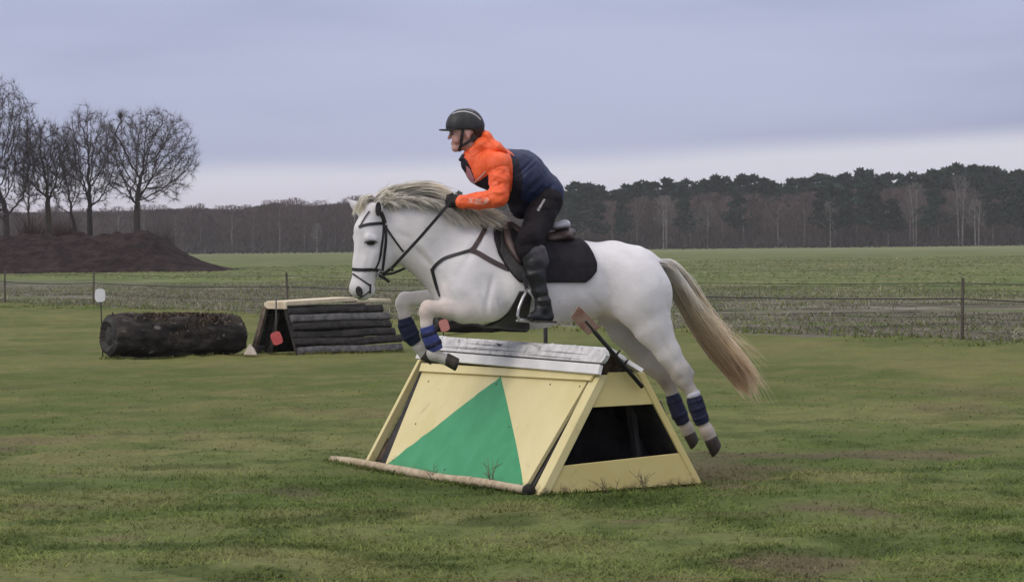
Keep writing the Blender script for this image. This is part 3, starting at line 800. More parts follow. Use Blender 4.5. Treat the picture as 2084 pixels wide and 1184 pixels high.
# ------------------------------------------------------------------ painted jump (the fence being jumped)
MUD = ((.16, .115, .07), .20, .75)
YEL = mat('yellow_paint', (.64, .555, .27), (.70, .615, .33), rough=.62, scale=3, detail=6, lo=.3, hi=.7, c3=(.50, .43, .24), scale3=5.5, lo3=.58, hi3=.76, bump=.2, bscale=60, bdist=.004, dirt=MUD)
YEL2 = mat('end_board_yellow', (.60, .50, .20), (.65, .55, .245), rough=.62, scale=3, detail=6, c3=(.44, .36, .17), scale3=6.5, lo3=.60, hi3=.78, bump=.2, bscale=60, bdist=.004, dirt=MUD)  # slightly deeper yellow for the end boards
GRN = mat('green_paint', (.042, .272, .112), (.056, .312, .140), rough=.6, scale=4, detail=6, c3=(.045, .27, .15), scale3=9, lo3=.60, hi3=.78, bump=.18, bscale=60, bdist=.004, dirt=((.10, .16, .08), .16, .6))
WHT = mat('weathered_white_boards', (.52, .51, .515), (.70, .69, .70), rough=.85, scale=14, detail=7, stretch=(.10, 1, 1), rotz=-2.0, c3=(.20, .185, .18), scale3=16, lo3=.57, hi3=.70, bump=.7, bscale=24, bdist=.010)
WHT2 = mat('white_board', (.66, .65, .645), (.74, .73, .72), rough=.7, scale=6, detail=6, c3=(.46, .42, .36), scale3=4, lo3=.64, hi3=.8, bump=.2, bscale=30)
INSHADE = mat('dark_inner_shade', (.020, .019, .018), (.042, .040, .038), rough=.9, scale=8, bump=.3)  # dark colour standing in for shade inside the jumps
BROWNW = mat('brown_rotten_wood', (.028, .018, .012), (.085, .056, .036), rough=.95, scale=12, detail=6, bump=.5, bscale=20)
RAILW = mat('pale_round_rail', (.36, .28, .18), (.50, .42, .30), rough=.85, scale=14, detail=6, c3=(.20, .13, .08), scale3=9, lo3=.55, hi3=.7, bump=.4, bscale=40, bdist=.006)
GREYW = mat('grey_post_wood', (.075, .070, .066), (.125, .118, .11), rough=.9, scale=10, stretch=(1, 1, .2))

JA, JB, JC = gnd(735, 943), gnd(1092, 1009), gnd(1433, 990)
E1 = nrm(JA - JB); E2 = nrm((JC - JB) - E1 * np.dot(JC - JB, E1)); UPZ = np.array([0, 0, 1.0])
JL, JW = float(np.dot(JA - JB, E1)), float(np.dot(JC - JB, E2))
def J(a, b, z): return JB + E1 * a + E2 * b + UPZ * z
def endp(px, py, a=0.0): return plane_at(px, py, J(a, 0, 0), E1)
TF = endp(1222, 763); TFb, TFz = float(np.dot(TF - JB, E2)), float(TF[2])
TB = endp(1310, 758); TBb = float(np.dot(TB - JB, E2))
FNRM = nrm(np.cross(E1, (J(0, TFb, TFz) - J(0, 0, 0)))); FNRM = FNRM if np.dot(FNRM, -E2) > 0 else -FNRM     # outward normal of the front slope
def frontp(px, py, off=0.0): return plane_at(px, py, JB + FNRM * off, FNRM)
print('JUMP', JL, JW, TFb, TBb, TFz)
jump = thing('painted_jump', 'pale yellow wooden jump with green triangle and white capped top under the horse', 'horse jump', J(JL / 2, JW / 2, 0))

# front panel: yellow ground and the green triangle painted on one board
A0 = [frontp(*p) for p in ((783, 947), (1066, 995), (1197, 772), (861, 752))]
tri = [(1071, 993), (779, 946.5), (1019, 769)]
tri_right = [(1019, 769), (1029, 806), (1039, 850), (1051, 905), (1061, 958), (1066, 993)]
m = MB(); th = -FNRM * .022
pts2 = {'bl': (783, 947), 'br': (1066, 995), 'tr': (1197, 772), 'tl': (861, 752), 'ap': (1019, 765.5)}
rq = np.random.default_rng(12)
left_edge = [(783 + (1019 - 783) * t + rq.normal(0, .7), 947 + (765.5 - 947) * t + rq.normal(0, .7)) for t in np.linspace(0, 1, 22)[1:-1]]
L = [frontp(783, 947)] + [frontp(*p) for p in left_edge] + [frontp(1019, 765.5), frontp(*pts2['tl'])]
m.add(L, [tuple(range(len(L)))], 0)
g = [frontp(783, 947)] + [frontp(1066, 995)] + [frontp(*p) for p in reversed(tri_right[:-1])]
m.add([frontp(783, 947)] + [frontp(1066, 995)] + [frontp(*p) for p in reversed(tri_right[1:-1])] + [frontp(1019, 765.5)] + [frontp(*p) for p in reversed(left_edge)], [tuple(range(len(tri_right)+1+len(left_edge)))], 1)
yr = [frontp(1019, 765.5)] + [frontp(*p) for p in tri_right[1:-1]] + [frontp(1066, 995), frontp(1197, 772)]
m.add(yr, [tuple(range(len(yr)))], 0)
q = A0; qb = [p + th for p in q]
m.add(q + qb, [(7, 6, 5, 4), (0, 4, 5, 1), (1, 5, 6, 2), (2, 6, 7, 3), (3, 7, 4, 0)], 0)
o = m.build('front_panel', [YEL, GRN], jump)
# face orientation is not needed for shading of thick boards
bot = J(.2, JW, 0.02)
bb = [J(.035, JW - .01, .0), J(JL - .06, JW - .01, .0), J(JL - .06, TBb, TFz), J(.035, TBb, TFz)]
m = MB(); m.prism(bb, -E2 * .022); m.build('back_panel', YEL, jump)
m = MB(); m.prism([p - E2 * .03 for p in bb], -E2 * .012); m.build('inner_board_lining', INSHADE, jump)  # added dark lining inside the back, in place of interior shade
m = MB(); m.prism([frontp(*p, -.03) for p in ((772, 944), (1090, 1001), (1216, 769), (855, 754))], -FNRM * .012); m.build('inner_board_lining', INSHADE, jump)  # dark lining added behind the front panel so its gaps read as shade
# top batten over the panel
m = MB(); m.prism([frontp(856, 757, .004), frontp(1204, 776, .004), frontp(1213, 762, .004), frontp(861, 740, .004)], FNRM * .016)
bevel(m.build('top_batten', YEL, jump), .003)
# end frames
def end_boards(a0, sgn, front_depth):
    def ep(px, py): 
        p = endp(px, py); return p + E1 * a0
    nm = E1 * sgn
    m = MB(); m.prism([ep(1097, 1010), ep(1222, 763), ep(1239, 763), ep(1117, 1008)], nm * front_depth); bevel(m.build('side_beam', YEL, jump), .004)
    m = MB(); m.prism([ep(1420, 991), ep(1297, 758), ep(1311, 757), ep(1433, 990)], nm * .022); bevel(m.build('side_beam', YEL2, jump), .004)
    i1 = nm * .006
    m = MB(); m.prism([ep(1206, 829) + i1, ep(1331, 822) + i1, ep(1297, 756) + i1, ep(1241, 758) + i1], nm * .025); bevel(m.build('upper_board', YEL2, jump), .003)
    m = MB(); m.prism([ep(1118, 1006) + i1, ep(1419, 984) + i1, ep(1383.5, 922) + i1, ep(1146, 948) + i1], nm * .025); bevel(m.build('lower_board', YEL2, jump), .003)
end_boards(0.0, 1, .115)
end_boards(JL, -1, .045)
for px, py in ((872, 776), (1010, 781), (1120, 782), (1180, 786), (800, 936), (905, 955), (1000, 975), (1060, 985), (846, 862), (1036, 868)):
    c = frontp(px, py, .0005); a_ = nrm(np.cross(FNRM, UPZ)); b_ = np.cross(a_, FNRM); m = MB()
    m.prism([c + .0065 * (a_ * math.cos(t) + b_ * math.sin(t)) for t in np.linspace(0, 6.283, 9)[:-1]], FNRM * .0025); m.build('screw_head', mat('rusty_screw', (.10, .06, .04), (.16, .11, .08), rough=.7, scale=40), jump)
# rotten brown wood showing between panel and left end frame
aL = JL - .19
m = MB(); m.beam(J(aL, .10, .02), J(aL, TFb + .06, TFz - .02), .20, .04, E1); bevel(m.build('inner_board_lining', BROWNW, jump), .004)
m = MB(); m.beam(J(.165, .055, .0), J(.165, TFb + .055, TFz - .02), .03, .05, E1); m.build('inner_board_lining', INSHADE, jump)  # dark strip added so the gap beside the beam reads as shade
m = MB(); m.prism([J(.62, .10, .02), J(.62, JW - .10, .02), J(.62, TBb - .03, TFz - .03), J(.62, TFb + .03, TFz - .03)], E1 * .02); m.build('inner_board_lining', INSHADE, jump)  # dark cross sheet, painted shade behind the opening
# inside seen through the opening
pp = [endp(1283, 826, .34), endp(1298, 934, .34), endp(1306, 934, .34), endp(1294, 826, .34)]
m = MB(); m.prism(pp, E1 * .07); m.build('inner_post', GREYW, jump)
pp = [endp(1292, 815, .48), endp(1306, 950, .48), endp(1400, 950, .48), endp(1345, 815, .48)]
m = MB(); m.prism(pp, E1 * .02); m.build('inner_board_lining', mat('grey_inner_board', (.055, .055, .054), (.085, .084, .08), rough=.9, scale=9), jump)
kn = endp(1321, 872, .478)
m = MB(); m.prism([kn + E2 * .016 * math.cos(a) + UPZ * .020 * math.sin(a) for a in np.linspace(0, 6.283, 9)[:-1]], E1 * .004); m.build('knot_hole', INSHADE, jump)
m = MB(); m.prism([J(.15, .12, .01), J(.15, JW - .12, .01), J(JL - .2, JW - .12, .01), J(JL - .2, .12, .01)], UPZ * .01); m.build('floor_lining', INSHADE, jump)  # dark floor of the same added lining
m = MB(); m.prism([J(.9, .05, .02), J(.9, JW - .05, .02), J(.9, TBb - .02, TFz - .02), J(.9, TFb + .02, TFz - .02)], E1 * .02); m.build('inner_board_lining', INSHADE, jump)  # second dark sheet added to deepen the shade inside
# pitched cap of weathered white boards
pF, pR, pB = endp(1224, 762, -.05), endp(1240, 712, -.05), endp(1302, 757, -.05)
def capb(p, a): return p + E1 * a
CL = JL - .02
slope = pR - pF; cn = nrm(np.cross(E1, slope)); cn = cn if cn[2] > 0 else -cn
def S(t, a): return pF + slope * t + E1 * a
m = MB(); m.prism([S(-.04, 0), S(.36, 0.01), S(.36, CL), S(-.04, CL + .01)], cn * .028); bevel(m.build('cap_board', WHT2, jump), .004)
rj = np.random.default_rng(4); top = []
for a in np.linspace(CL - .16, .02, 34):
    t = 1.0 + .05 * math.sin(a * 3.1) + .03 * rj.normal()
    if 1.46 < a < 1.66: t -= .20 * (1 - abs(a - 1.56) / .12)
    if 0.86 < a < 1.03: t -= .10
    top.append(S(t, a))
m = MB(); m.prism([S(.43, .0), S(.90, -.03)] [:1] + [S(.43, CL - .05)] + top + [S(.75, -.035), S(.55, -.02)], cn * .026); m.build('cap_board', WHT, jump)
o = jump.children[-1]; o['label'] = 'weathered grey white cap board with a broken upper edge'
m = MB()
for (t0, t1, a0, a1) in ((.50, .54, .3, 1.2), (.62, .65, 1.0, 2.3), (.71, .74, .2, .9), (.80, .83, 1.3, 2.1), (.58, .60, 1.5, 2.6)):
    ps = [S(t0, a0) + cn * .026, S((t0 + t1) / 2 - .02, (a0 + a1) / 2) + cn * .026, S(t1, a1) + cn * .026, S((t0 + t1) / 2 + .015, (a0 + a1) / 2) + cn * .026]
    m.prism(ps, cn * .002)
m.build('split', mat('dark_split', (.10, .095, .095), (.22, .21, .21), scale=30), jump)
bs = pB - pR; bn = nrm(np.cross(E1, bs)); bn = bn if bn[2] > 0 else -bn
def SB(t, a): return pR + bs * t + E1 * a
m = MB(); m.prism([SB(.06, .03), SB(.5, .0), SB(.5, CL), SB(.06, CL)], bn * .026); bevel(m.build('cap_board', WHT, jump), .003)
m = MB(); m.prism([SB(.55, .02), SB(1.02, -.02), SB(1.02, CL), SB(.55, CL)], bn * .026); bevel(m.build('cap_board', WHT2, jump), .003)
m = MB(); m.prism([endp(1226, 765, .03), endp(1241, 722, .03), endp(1252, 722, .03), endp(1298, 762, .03)], E1 * .05); m.build('cap_support', BROWNW, jump)
m = MB(); m.prism([J(JL - .1, TFb + .01, TFz - .02), J(JL - .1, (TFb + TBb) / 2, TFz + .10), J(JL - .1, TBb - .01, TFz - .02)], -E1 * .05); m.build('cap_support', BROWNW, jump)
# round rail lying along the foot
r0, r1 = gnd(676, 944) + UPZ * .03, gnd(1074, 1007) + UPZ * .028
m = MB(); pts = [r0 + (r1 - r0) * t + UPZ * .006 * math.sin(t * 9) + E2 * .012 * math.sin(t * 5) for t in np.linspace(0, 1, 12)]
m.tube(pts, [.028 + .003 * math.sin(i * 1.7) for i in range(12)], 10)
m.build('ground_rail', RAILW, jump, smooth=True)
m = MB(); m.tube([r1 + nrm(r1 - r0) * .004, r1 + nrm(r1 - r0) * .03], [.042, .040], 10); m.build('rail_end', mat('black_rail_end', (.015, .014, .013), (.03, .028, .026), scale=20), jump, smooth=True)

# stake on the far side, leaning marker with faded red plate
STK = mat('black_stake', (.014, .014, .014), (.026, .026, .025), rough=.6, scale=20)
p = at(1110, 655, 18.75)
m = MB(); q = p.copy(); q[2] = -.02; m.tube([q, q + (p - q) * .5, p + UPZ * .05], .014, 8)
st = m.build('stake', STK, base=(q[0], q[1], 0), smooth=True); tag(st, 'thin dark upright stake behind the white cap below the rider boot', 'stake')
mk = thing('marker_stick', 'black stick with a faded red plate leaning on the yellow jump below the belly', 'marker', at(1307, 787, float(endp(1307, 787)[1]) - .03))
pb = at(1307, 787, float(endp(1307, 787)[1]) - .03); pt = at(1190, 652, float(pb[1]) - .32)
m = MB(); m.tube([pb, pb + (pt - pb) * .5, pt], .0135, 8); m.build('stick', STK, mk, smooth=True)
dv = nrm(pt - pb); sdv = nrm(np.cross(dv, [0, 1, 0]))
m = MB(); pc = pb + (pt - pb) * 1.03
m.prism([pc - dv * .13 - sdv * .045, pc - dv * .11 + sdv * .045, pc + dv * .06 + sdv * .05, pc + dv * .09 - sdv * .03], np.array([0, -.012, 0]))
bevel(m.build('plate', mat('faded_red_plate', (.34, .175, .13), (.44, .30, .24), rough=.8, scale=14, detail=6), mk), .003)
for f, sg in ((.33, -1), (.30, 1), (.47, -1)):
    m = MB(); c = pb + (pt - pb) * f; m.beam(c, c + sdv * sg * .045 + dv * .01, .016, .008, dv, w1=.006); m.build('frayed_strap', STK, mk)
# dry weeds growing against the jump
DRYW = mat('dry_weed_stem', (.11, .09, .055), (.17, .145, .09), scale=30)
rw = np.random.default_rng(9)
for k, (px, py, hh, lab) in enumerate(((1003, 993, .19, 'dry brown weed growing before the green triangle near its right corner'), (886, 975, .11, 'small dry weed at the round rail left of the triangle middle'), (1235, 1003, .13, 'dry weed against the lower yellow board of the end frame'), (1302, 1000, .17, 'taller pair of dry stems right of the middle of the lower board'))):
    b = gnd(px, py); b = b - np.array([0, .08, 0]); m = MB()
    for s in range(5):
        a = rw.normal(0, .5); l = hh * (.6 + .5 * rw.random()); d = nrm(np.array([a, rw.normal(0, .3), 1.0])); c0 = b + np.array([rw.normal(0, .02), 0, -.005])
        m.tube([c0, c0 + d * l * .5, c0 + d * l + np.array([a * .05, 0, 0])], [.0026, .0022, .0012], 4)
        for q in range(2):
            c1 = c0 + d * l * (.45 + .25 * q); m.tube([c1, c1 + nrm(np.array([rw.normal(0, 1), .2, .8])) * l * .3], [.002, .001], 3)
    tag(m.build('dry_weed', DRYW, base=b, smooth=True), lab, 'weed', 'dry weeds at the foot of the yellow jump')

# ------------------------------------------------------------------ dark railed jump behind
BLK = mat('black_stained_rail', (.016, .0145, .0135), (.038, .034, .032), rough=.85, scale=9, detail=6, stretch=(1, 1, 1), c3=(.075, .072, .074), scale3=14, lo3=.56, hi3=.74, bump=.5, bscale=30, bdist=.01)
GRAIL = mat('grey_weathered_rail', (.070, .067, .066), (.14, .134, .132), rough=.9, scale=12, detail=6, bump=.5, bscale=30, bdist=.01)
CREAM = mat('cream_plank', (.56, .47, .33), (.66, .58, .43), rough=.75, scale=8, detail=6, stretch=(.3, 1, 1), c3=(.40, .31, .21), scale3=6, lo3=.6, hi3=.8)
K0 = gnd(611, 723); k1 = np.array([.75, .66, 0]); k2 = np.array([-.66, .75, 0])
KL = 1.80; KW = 1.02
def K(a, b, z): return K0 + k1 * a + k2 * b + UPZ * z
KH = at(583, 624, K0[1] + .3)[2]; KS = .29
dj = thing('dark_railed_jump', 'dark wooden jump of stacked rails with a cream plank top behind the horse head', 'horse jump', K(KL / 2, KW / 2, 0))
def kf(t): return KS * t, KH * t
nr = 6; rk = np.random.default_rng(2)
for side in (0, 1):
    for i in range(nr):
        t = (i + .5) / nr; b, z = kf(t); b = b if side == 0 else KW - b
        a0 = -.03 + rk.normal(0, .02) ; a1 = KL + .05 - .13 * t + rk.normal(0, .025); rad = KH / nr / 2 * .96
        m = MB(); n = 11; sl = nrm(np.array([0, 0, KH]) + k2 * KS * (1 if side == 0 else -1)); on = nrm(np.cross(k1, sl)); on = on if np.dot(on, k2) * (1 if side == 0 else -1) < 0 else -on
        prof_ = [(-1.0, 0), (-.98, .6), (-.72, 1.0), (-.2, 1.12), (.35, 1.05), (.80, .92), (.99, .5), (1.0, 0), (.9, -.6), (-.9, -.6)]; o2 = 0
        off_ = rk.normal(0, .012)
        for s in np.linspace(0, 1, n):
            c = K(a0 + (a1 - a0) * s, b, z) + on * (off_ + .012 * math.sin(s * 5 + i * 2)) + sl * .006 * math.sin(s * 7 + i)
            for u, v_ in prof_: m.v.append(tuple(c + sl * rad * u * (1.03 + rk.normal(0, .012)) + on * .038 * v_ * (1 + rk.normal(0, .05))))
        q_ = len(prof_)
        for a_ in range(n - 1):
            for b_ in range(q_): m.f.append((a_ * q_ + b_, a_ * q_ + (b_ + 1) % q_, (a_ + 1) * q_ + (b_ + 1) % q_, (a_ + 1) * q_ + b_)); m.m.append(0)
        m.f += [tuple(reversed(range(q_))), tuple((n - 1) * q_ + b_ for b_ in range(q_))]; m.m += [0, 0]
        o = m.build('rail', GRAIL if i in (0,) or (i == 4 and side == 0) else BLK, dj, smooth=False)
        if side == 0 and i == 0: o['label'] = 'lowest rail weathered to light grey'
tb = KW - 2 * KS
m = MB(); m.prism([K(-.02, KS - .02, KH + .02), K(KL * .66, KS - .02, KH + .055), K(KL * .66, KS + tb + .02, KH + .055), K(-.02, KS + tb + .02, KH + .02)], UPZ * .055); bevel(m.build('top_plank', CREAM, dj), .006)
m = MB(); m.prism([K(KL * .68, KS - .03, KH + .035), K(KL + .03, KS - .03, KH + .03), K(KL + .03, KS + tb + .02, KH + .03), K(KL * .68, KS + tb + .02, KH + .035)], UPZ * .045); bevel(m.build('top_plank', CREAM, dj), .006)
m = MB(); m.prism([K(-.05, KS - .03, KH - .03), K(-.05, KS + tb + .03, KH - .03), K(-.05, KS + tb + .03, KH + .06), K(-.05, KS - .03, KH + .06)], k1 * .03); bevel(m.build('cap_end', CREAM, dj), .004)
m = MB(); m.beam(K(-.04, KW + .02, 0), K(-.04, KW - KS, KH), .05, .09, k1); bevel(m.build('side_beam', mat('brown_beam', (.11, .080, .062), (.20, .16, .13), rough=.9, scale=10, detail=6), dj), .006)
m = MB(); m.beam(K(.0, .04, 0), K(.0, KS + .02, KH - .02), .06, .06, k1); m.build('side_beam', BLK, dj)
m = MB(); m.beam(K(.30, .38, 0), K(.30, .40, KH - .04), .06, .08, k1); m.build('inner_post', mat('brown_dark_post', (.050, .034, .030), (.075, .055, .048), scale=12), dj)
m = MB(); m.beam(K(.12, KW - .16, 0), K(.12, KW - KS - .08, KH - .03), .05, .14, k1); m.build('inner_board_lining', BLK, dj)
m = MB(); m.prism([K(.9, .04, .02), K(.9, KW - .04, .02), K(.9, KW - KS - .02, KH - .02), K(.9, KS + .02, KH - .02)], k1 * .02); m.build('inner_board_lining', INSHADE, dj)  # dark cross sheet added to shade the hollow inside
m = MB(); m.prism([K(.05, KW - .09, .02), K(KL, KW - .09, .02), K(KL, KW - KS - .06, KH - .02), K(.05, KW - KS - .06, KH - .02)], -k2 * .015); m.build('inner_board_lining', INSHADE, dj)  # dark lining added to stop daylight between the back rails
rm = thing('red_marker', 'red marker plate hanging low on a grey stick before the dark railed jump', 'marker', at(563, 716, float(K(-.1, .45, 0)[1])))
zr = float(K(-.10, .45, 0)[1]) - .05
m = MB(); m.tube([at(562, 600, zr), at(562, 640, zr), at(562, 690, zr)], .012, 6); m.build('stick', mat('grey_stick', (.085, .08, .08), (.13, .125, .12), scale=20), rm, smooth=True)
def plate(px, py, w, h, Y, ang, thick=.014, n=14, shape=.55):
    c = at(px, py, Y); k = Y / FPX; P = []
    for a in np.linspace(0, 6.283, n, endpoint=False):
        x, y = math.copysign(abs(math.cos(a)) ** shape, math.cos(a)) * w / 2 * k, math.copysign(abs(math.sin(a)) ** shape, math.sin(a)) * h / 2 * k
        ca, sa = math.cos(ang), math.sin(ang); P.append(c + np.array([x * ca - y * sa, .12 * x, x * sa + y * ca]))
    m = MB(); m.prism(P, np.array([0, thick, 0])); return m
REDP = mat('red_plate', (.50, .085, .085), (.56, .13, .125), rough=.6, scale=8)
plate(563, 688, 22, 27, zr - .03, .35).build('plate', REDP, rm)
# log jump at the left
LOGB = mat('log_bark', (.012, .010, .009), (.050, .042, .036), rough=.95, scale=6, detail=8, stretch=(.35, 1, 1), c3=(.17, .155, .135), scale3=9, lo3=.58, hi3=.68, bump=1.0, bscale=14, bdist=.03)
LOGE = mat('log_cut_end', (.030, .028, .027), (.060, .057, .056), rough=.95, scale=8, detail=6, bump=.4)
def log(name, label, px0, px1, yc0, yc1, rpx0, rpx1, Y0, Y1, seed, group=None, moss=True):
    r = np.random.default_rng(seed); c0, c1 = at(px0, yc0, Y0), at(px1, yc1, Y1); ra, rb = rpx0 * Y0 / FPX, rpx1 * Y1 / FPX
    d = nrm(c1 - c0); u = nrm(np.cross([0, 0, 1], d)); w = np.cross(d, u)
    root = thing(name, label, 'log', (0.5 * (c0 + c1)[0], 0.5 * (c0 + c1)[1], 0), group)
    nl, nc = 70, 56; V = []; l = float(np.linalg.norm(c1 - c0))
    for i in range(nl):
        t = i / (nl - 1); rad = ra + (rb - ra) * t
        ends = 1 - .12 * max(0, (t - .93) / .07) ** 2 - .10 * max(0, (.02 - t) / .02)
        for j in range(nc):
            a = 6.283 * j / nc
            p = Vector((t * l * 1.0, 3.2 * math.cos(a) * rad, 3.2 * math.sin(a) * rad))
            k = 1 + .22 * mnoise.noise(p * 1.5 + Vector((seed, 0, 0))) + .11 * mnoise.noise(Vector((p.x * 2.0, p.y * 5, p.z * 5))) + .06 * mnoise.noise(Vector((p.x * 4, p.y * 12, p.z * 12)))
            V.append(c0 + d * (t * l) + (u * math.cos(a) + w * math.sin(a)) * rad * k * ends)
    V = np.array(V); V[:, 2] = np.maximum(V[:, 2], .005); idx = np.arange(nl * nc).reshape(nl, nc); nx = np.roll(idx, -1, 1)
    F = np.stack([idx[:-1], idx[1:], nx[1:], nx[:-1]], -1).reshape(-1, 4)
    put('bark', V, F, LOGB, root, smooth=True)
    for e, sg in ((0, -1), (nl - 1, 1)):
        ring = V[idx[e]]; c = ring.mean(0); rings = [ring]; 
        for f in (.78, .5, .25): rings.append(c + (ring - c) * f + d * sg * (.012 * r.normal() + .01))
        VV = np.concatenate(rings + [c[None]]); FF = []
        for q in range(3):
            for j in range(nc): FF.append((q * nc + j, q * nc + (j + 1) % nc, (q + 1) * nc + (j + 1) % nc, (q + 1) * nc + j))
        for j in range(nc): FF.append((3 * nc + j, 3 * nc + (j + 1) % nc, 4 * nc))
        if sg < 0: FF = [tuple(reversed(f)) for f in FF]
        put('cut_end', VV, FF, LOGE, root, smooth=False)
    return root, c0, c1, ra, rb, d
lg, c0, c1, ra, rb, ld = log('log_jump', 'thick dark rotting log lying on the lawn left of the railed jump', 221, 484, 685, 683, 44, 41, 38.1, 39.3, 3)
# reddish bare patch and moss on the log
MOSS = mat('dry_moss', (.075, .060, .040), (.115, .085, .062), rough=1, scale=20)
n = 1500; rr = np.random.default_rng(31); tt = np.clip(rr.normal(.57, .16, n), .02, .98); aa = rr.normal(0, .55, n)
wv = np.cross(ld, nrm(np.cross([0, 0, 1], ld))); uv = nrm(np.cross([0, 0, 1], ld)); wv = wv if wv[2] > 0 else -wv
rad = ra + (rb - ra) * tt
P = c0 + ld * (tt * np.linalg.norm(c1 - c0))[:, None] + (wv * np.cos(aa)[:, None] + uv * np.sin(aa)[:, None]) * (rad * .99)[:, None]
v = blades(P, .02 + .05 * rr.random(n), .02 + .02 * rr.random(n), .05 * rr.random(n), rr.random(n) * 6.28, np.ones((n, 3)))
put('moss', v[0], v[1], MOSS, lg, smooth=False)
m = MB(); m.prism([at(495, 722, 38.6), at(522, 722, 38.4), at(516, 710, 38.5), at(507, 700, 38.6)], np.array([0, .16, 0])); o = m.build('chock', mat('pale_chock', (.36, .31, .26), (.46, .41, .35), scale=9, rough=.9), base=at(508, 722, 38.5), smooth=False)
bevel(o, .01); tag(o, 'small pale wooden wedge on the grass between the log and the railed jump', 'wedge')
wm = thing('white_marker', 'white rounded marker plate on a thin stake at the left end of the thick log', 'marker', gnd(209, 727))
zw = float(gnd(209, 727)[1]) - .02
m = MB(); b = at(209.5, 728, zw); b[2] = -.02; m.tube([at(205, 612, zw), at(207, 660, zw), b], .009, 6); m.build('stake', STK, wm, smooth=True)
plate(203.5, 601, 21, 27, zw - .03, .0, shape=.6).build('plate', mat('white_plate', (.68, .68, .68), (.75, .75, .75), rough=.5, scale=8), wm)
# low log seen under the horse, with its red marker
lg2 = log('log_jump', 'low dark log on the far lawn seen under the horse belly', 884, 1068, 655, 657, 20, 20, 46.6, 47.6, 6)[0]
r3 = thing('red_marker', 'small red marker plate at the end of the low dark log under the horse', 'marker', gnd(903, 678))
zq = 46.2
m = MB(); b = at(902, 677, zq); b[2] = -.02; m.tube([b, at(903, 640, zq)], .010, 6); m.build('stake', STK, r3, smooth=True)
plate(904, 662, 20, 25, zq - .03, .3).build('plate', mat('dull_red_plate', (.46, .16, .14), (.52, .22, .19), rough=.6, scale=8), r3)

# untrimmed grass against the foot of the jumps and logs
def edge_grass(name, label, segs, n, h0, seed):
    r = np.random.default_rng(seed); P = []
    for a, b, w in segs:
        k = int(n * np.linalg.norm(b - a)); t = r.random(k)[:, None]; d = nrm(b - a); s_ = np.array([d[1], -d[0], 0]); P.append(a + (b - a) * t + s_ * (np.abs(r.normal(0, w, k)) * 1.0)[:, None])
    P = np.concatenate(P); P = P[fbm(P[:, 0], P[:, 1], .22, 14, 2) > .36]; P[:, 2] = lawn_height(P[:, 0], P[:, 1]) - .01; n = len(P)
    hh = h0 * (.35 + .9 * r.random(n) ** 1.5); v = blades(P, hh, .008 + .006 * r.random(n), hh * (.2 + 1.1 * r.random(n)), r.random(n) * 6.283, lawn_colour(P[:, 0], P[:, 1]) * (1.0 + .7 * r.random((n, 1))))
    o = put(name, v[0], v[1], GRASS, base=(0, 0, 0), col=v[2], smooth=False); tag(o, label, 'grass', kind='stuff')
rA = gnd(676, 944); rB = gnd(1074, 1007)
edge_grass('edge_grass', 'untrimmed grass growing against the foot of the yellow jump', [(rA, rB, .05), (JB + E1 * .0 - E1 * .02, JC - E1 * .02, .05)], 420, .045, 4)
edge_grass('edge_grass', 'untrimmed grass at the foot of the dark railed jump and the logs', [(K(-.05, -.02, 0), K(KL, -.02, 0), .06), (K(-.05, KW, 0), K(-.05, 0, 0), .05), (c0 * np.array([1, 1, 0]) - np.array([.1, ra * .8, 0]), c1 * np.array([1, 1, 0]) - np.array([-.1, rb * .8, 0]), .08)], 260, .055, 5)
# ------------------------------------------------------------------ horse
PSI, PSH = R(12), R(28)
OH = at(1080, 600, 18.0); KP = 18.0 / FPX
NH = np.array([math.sin(PSI), -math.cos(PSI), 0]); XH = np.array([math.cos(PSI), math.sin(PSI), 0])
def H(px, py, w=0.0): return plane_at(px, py, OH + NH * w, NH)
OHH = H(752, 490, .03); NHH = np.array([math.sin(PSH), -math.cos(PSH), 0])
def HH(px, py, t=0.0): return plane_at(px, py, OHH + NHH * t, NHH)
def C(a, b, ra, rb=None, sy=1.0, k=.03, col=None, ang=PSI): return cap(a, b, ra * KP, (ra if rb is None else rb) * KP, sy, ang, k, col)
def base_under(px, Y=18.0):
    p = at(px, 600, Y); return np.array([p[0], p[1], 0])
W_ = (.70, .685, .69); GY = (.52, .51, .515); PK = (.60, .51, .455); CRM = (.64, .59, .54); LG = (.50, .47, .44); NOSE = (.62, .59, .58)
hp = []
def add(*a, **k): hp.append(C(*a, **k))
# trunk
add(H(968, 566), H(1000, 568), 88, 90, .70, col=W_)
add(H(1000, 568), H(1040, 574), 91, 90, .74, col=W_)
add(H(1060, 576), H(1090, 577), 90, 90, .93, col=W_)
add(H(1090, 577), H(1175, 571), 90, 80, .95, col=W_)
add(H(1175, 571), H(1245, 562), 80, 70, .95, col=W_)
add(H(1245, 562), H(1275, 573), 70, 78, .92, col=W_)
add(H(1285, 582, .12), H(1302, 600, .13), 66, 66, .66, k=.05, col=W_)
add(H(1285, 582, -.12), H(1302, 600, -.13), 66, 66, .66, k=.05, col=W_)
add(H(1318, 534), H(1345, 543), 22, 14, .8, col=W_)
add(H(1000, 498), H(1055, 515), 34, 28, .6, k=.06, col=W_)
for s in (1, -1):
    add(H(972, 515, .10 * s), H(948, 598, .135 * s), 44, 52, .60, k=.035, col=W_)
    add(H(975, 560, .135 * s), H(978, 622, .15 * s), 24, 30, .6, k=.03, col=W_)
add(H(926, 548), H(934, 600), 50, 48, .95, k=.05, col=W_)
# neck
add(H(798, 462), H(860, 470), 48, 68, .42, k=.05, col=W_)
add(H(860, 470), H(935, 512), 68, 82, .46, k=.05, col=W_)
add(H(850, 432), H(1005, 490), 34, 34, .5, k=.05, col=W_)
add(H(835, 505), H(905, 560), 34, 40, .6, k=.05, col=LG)
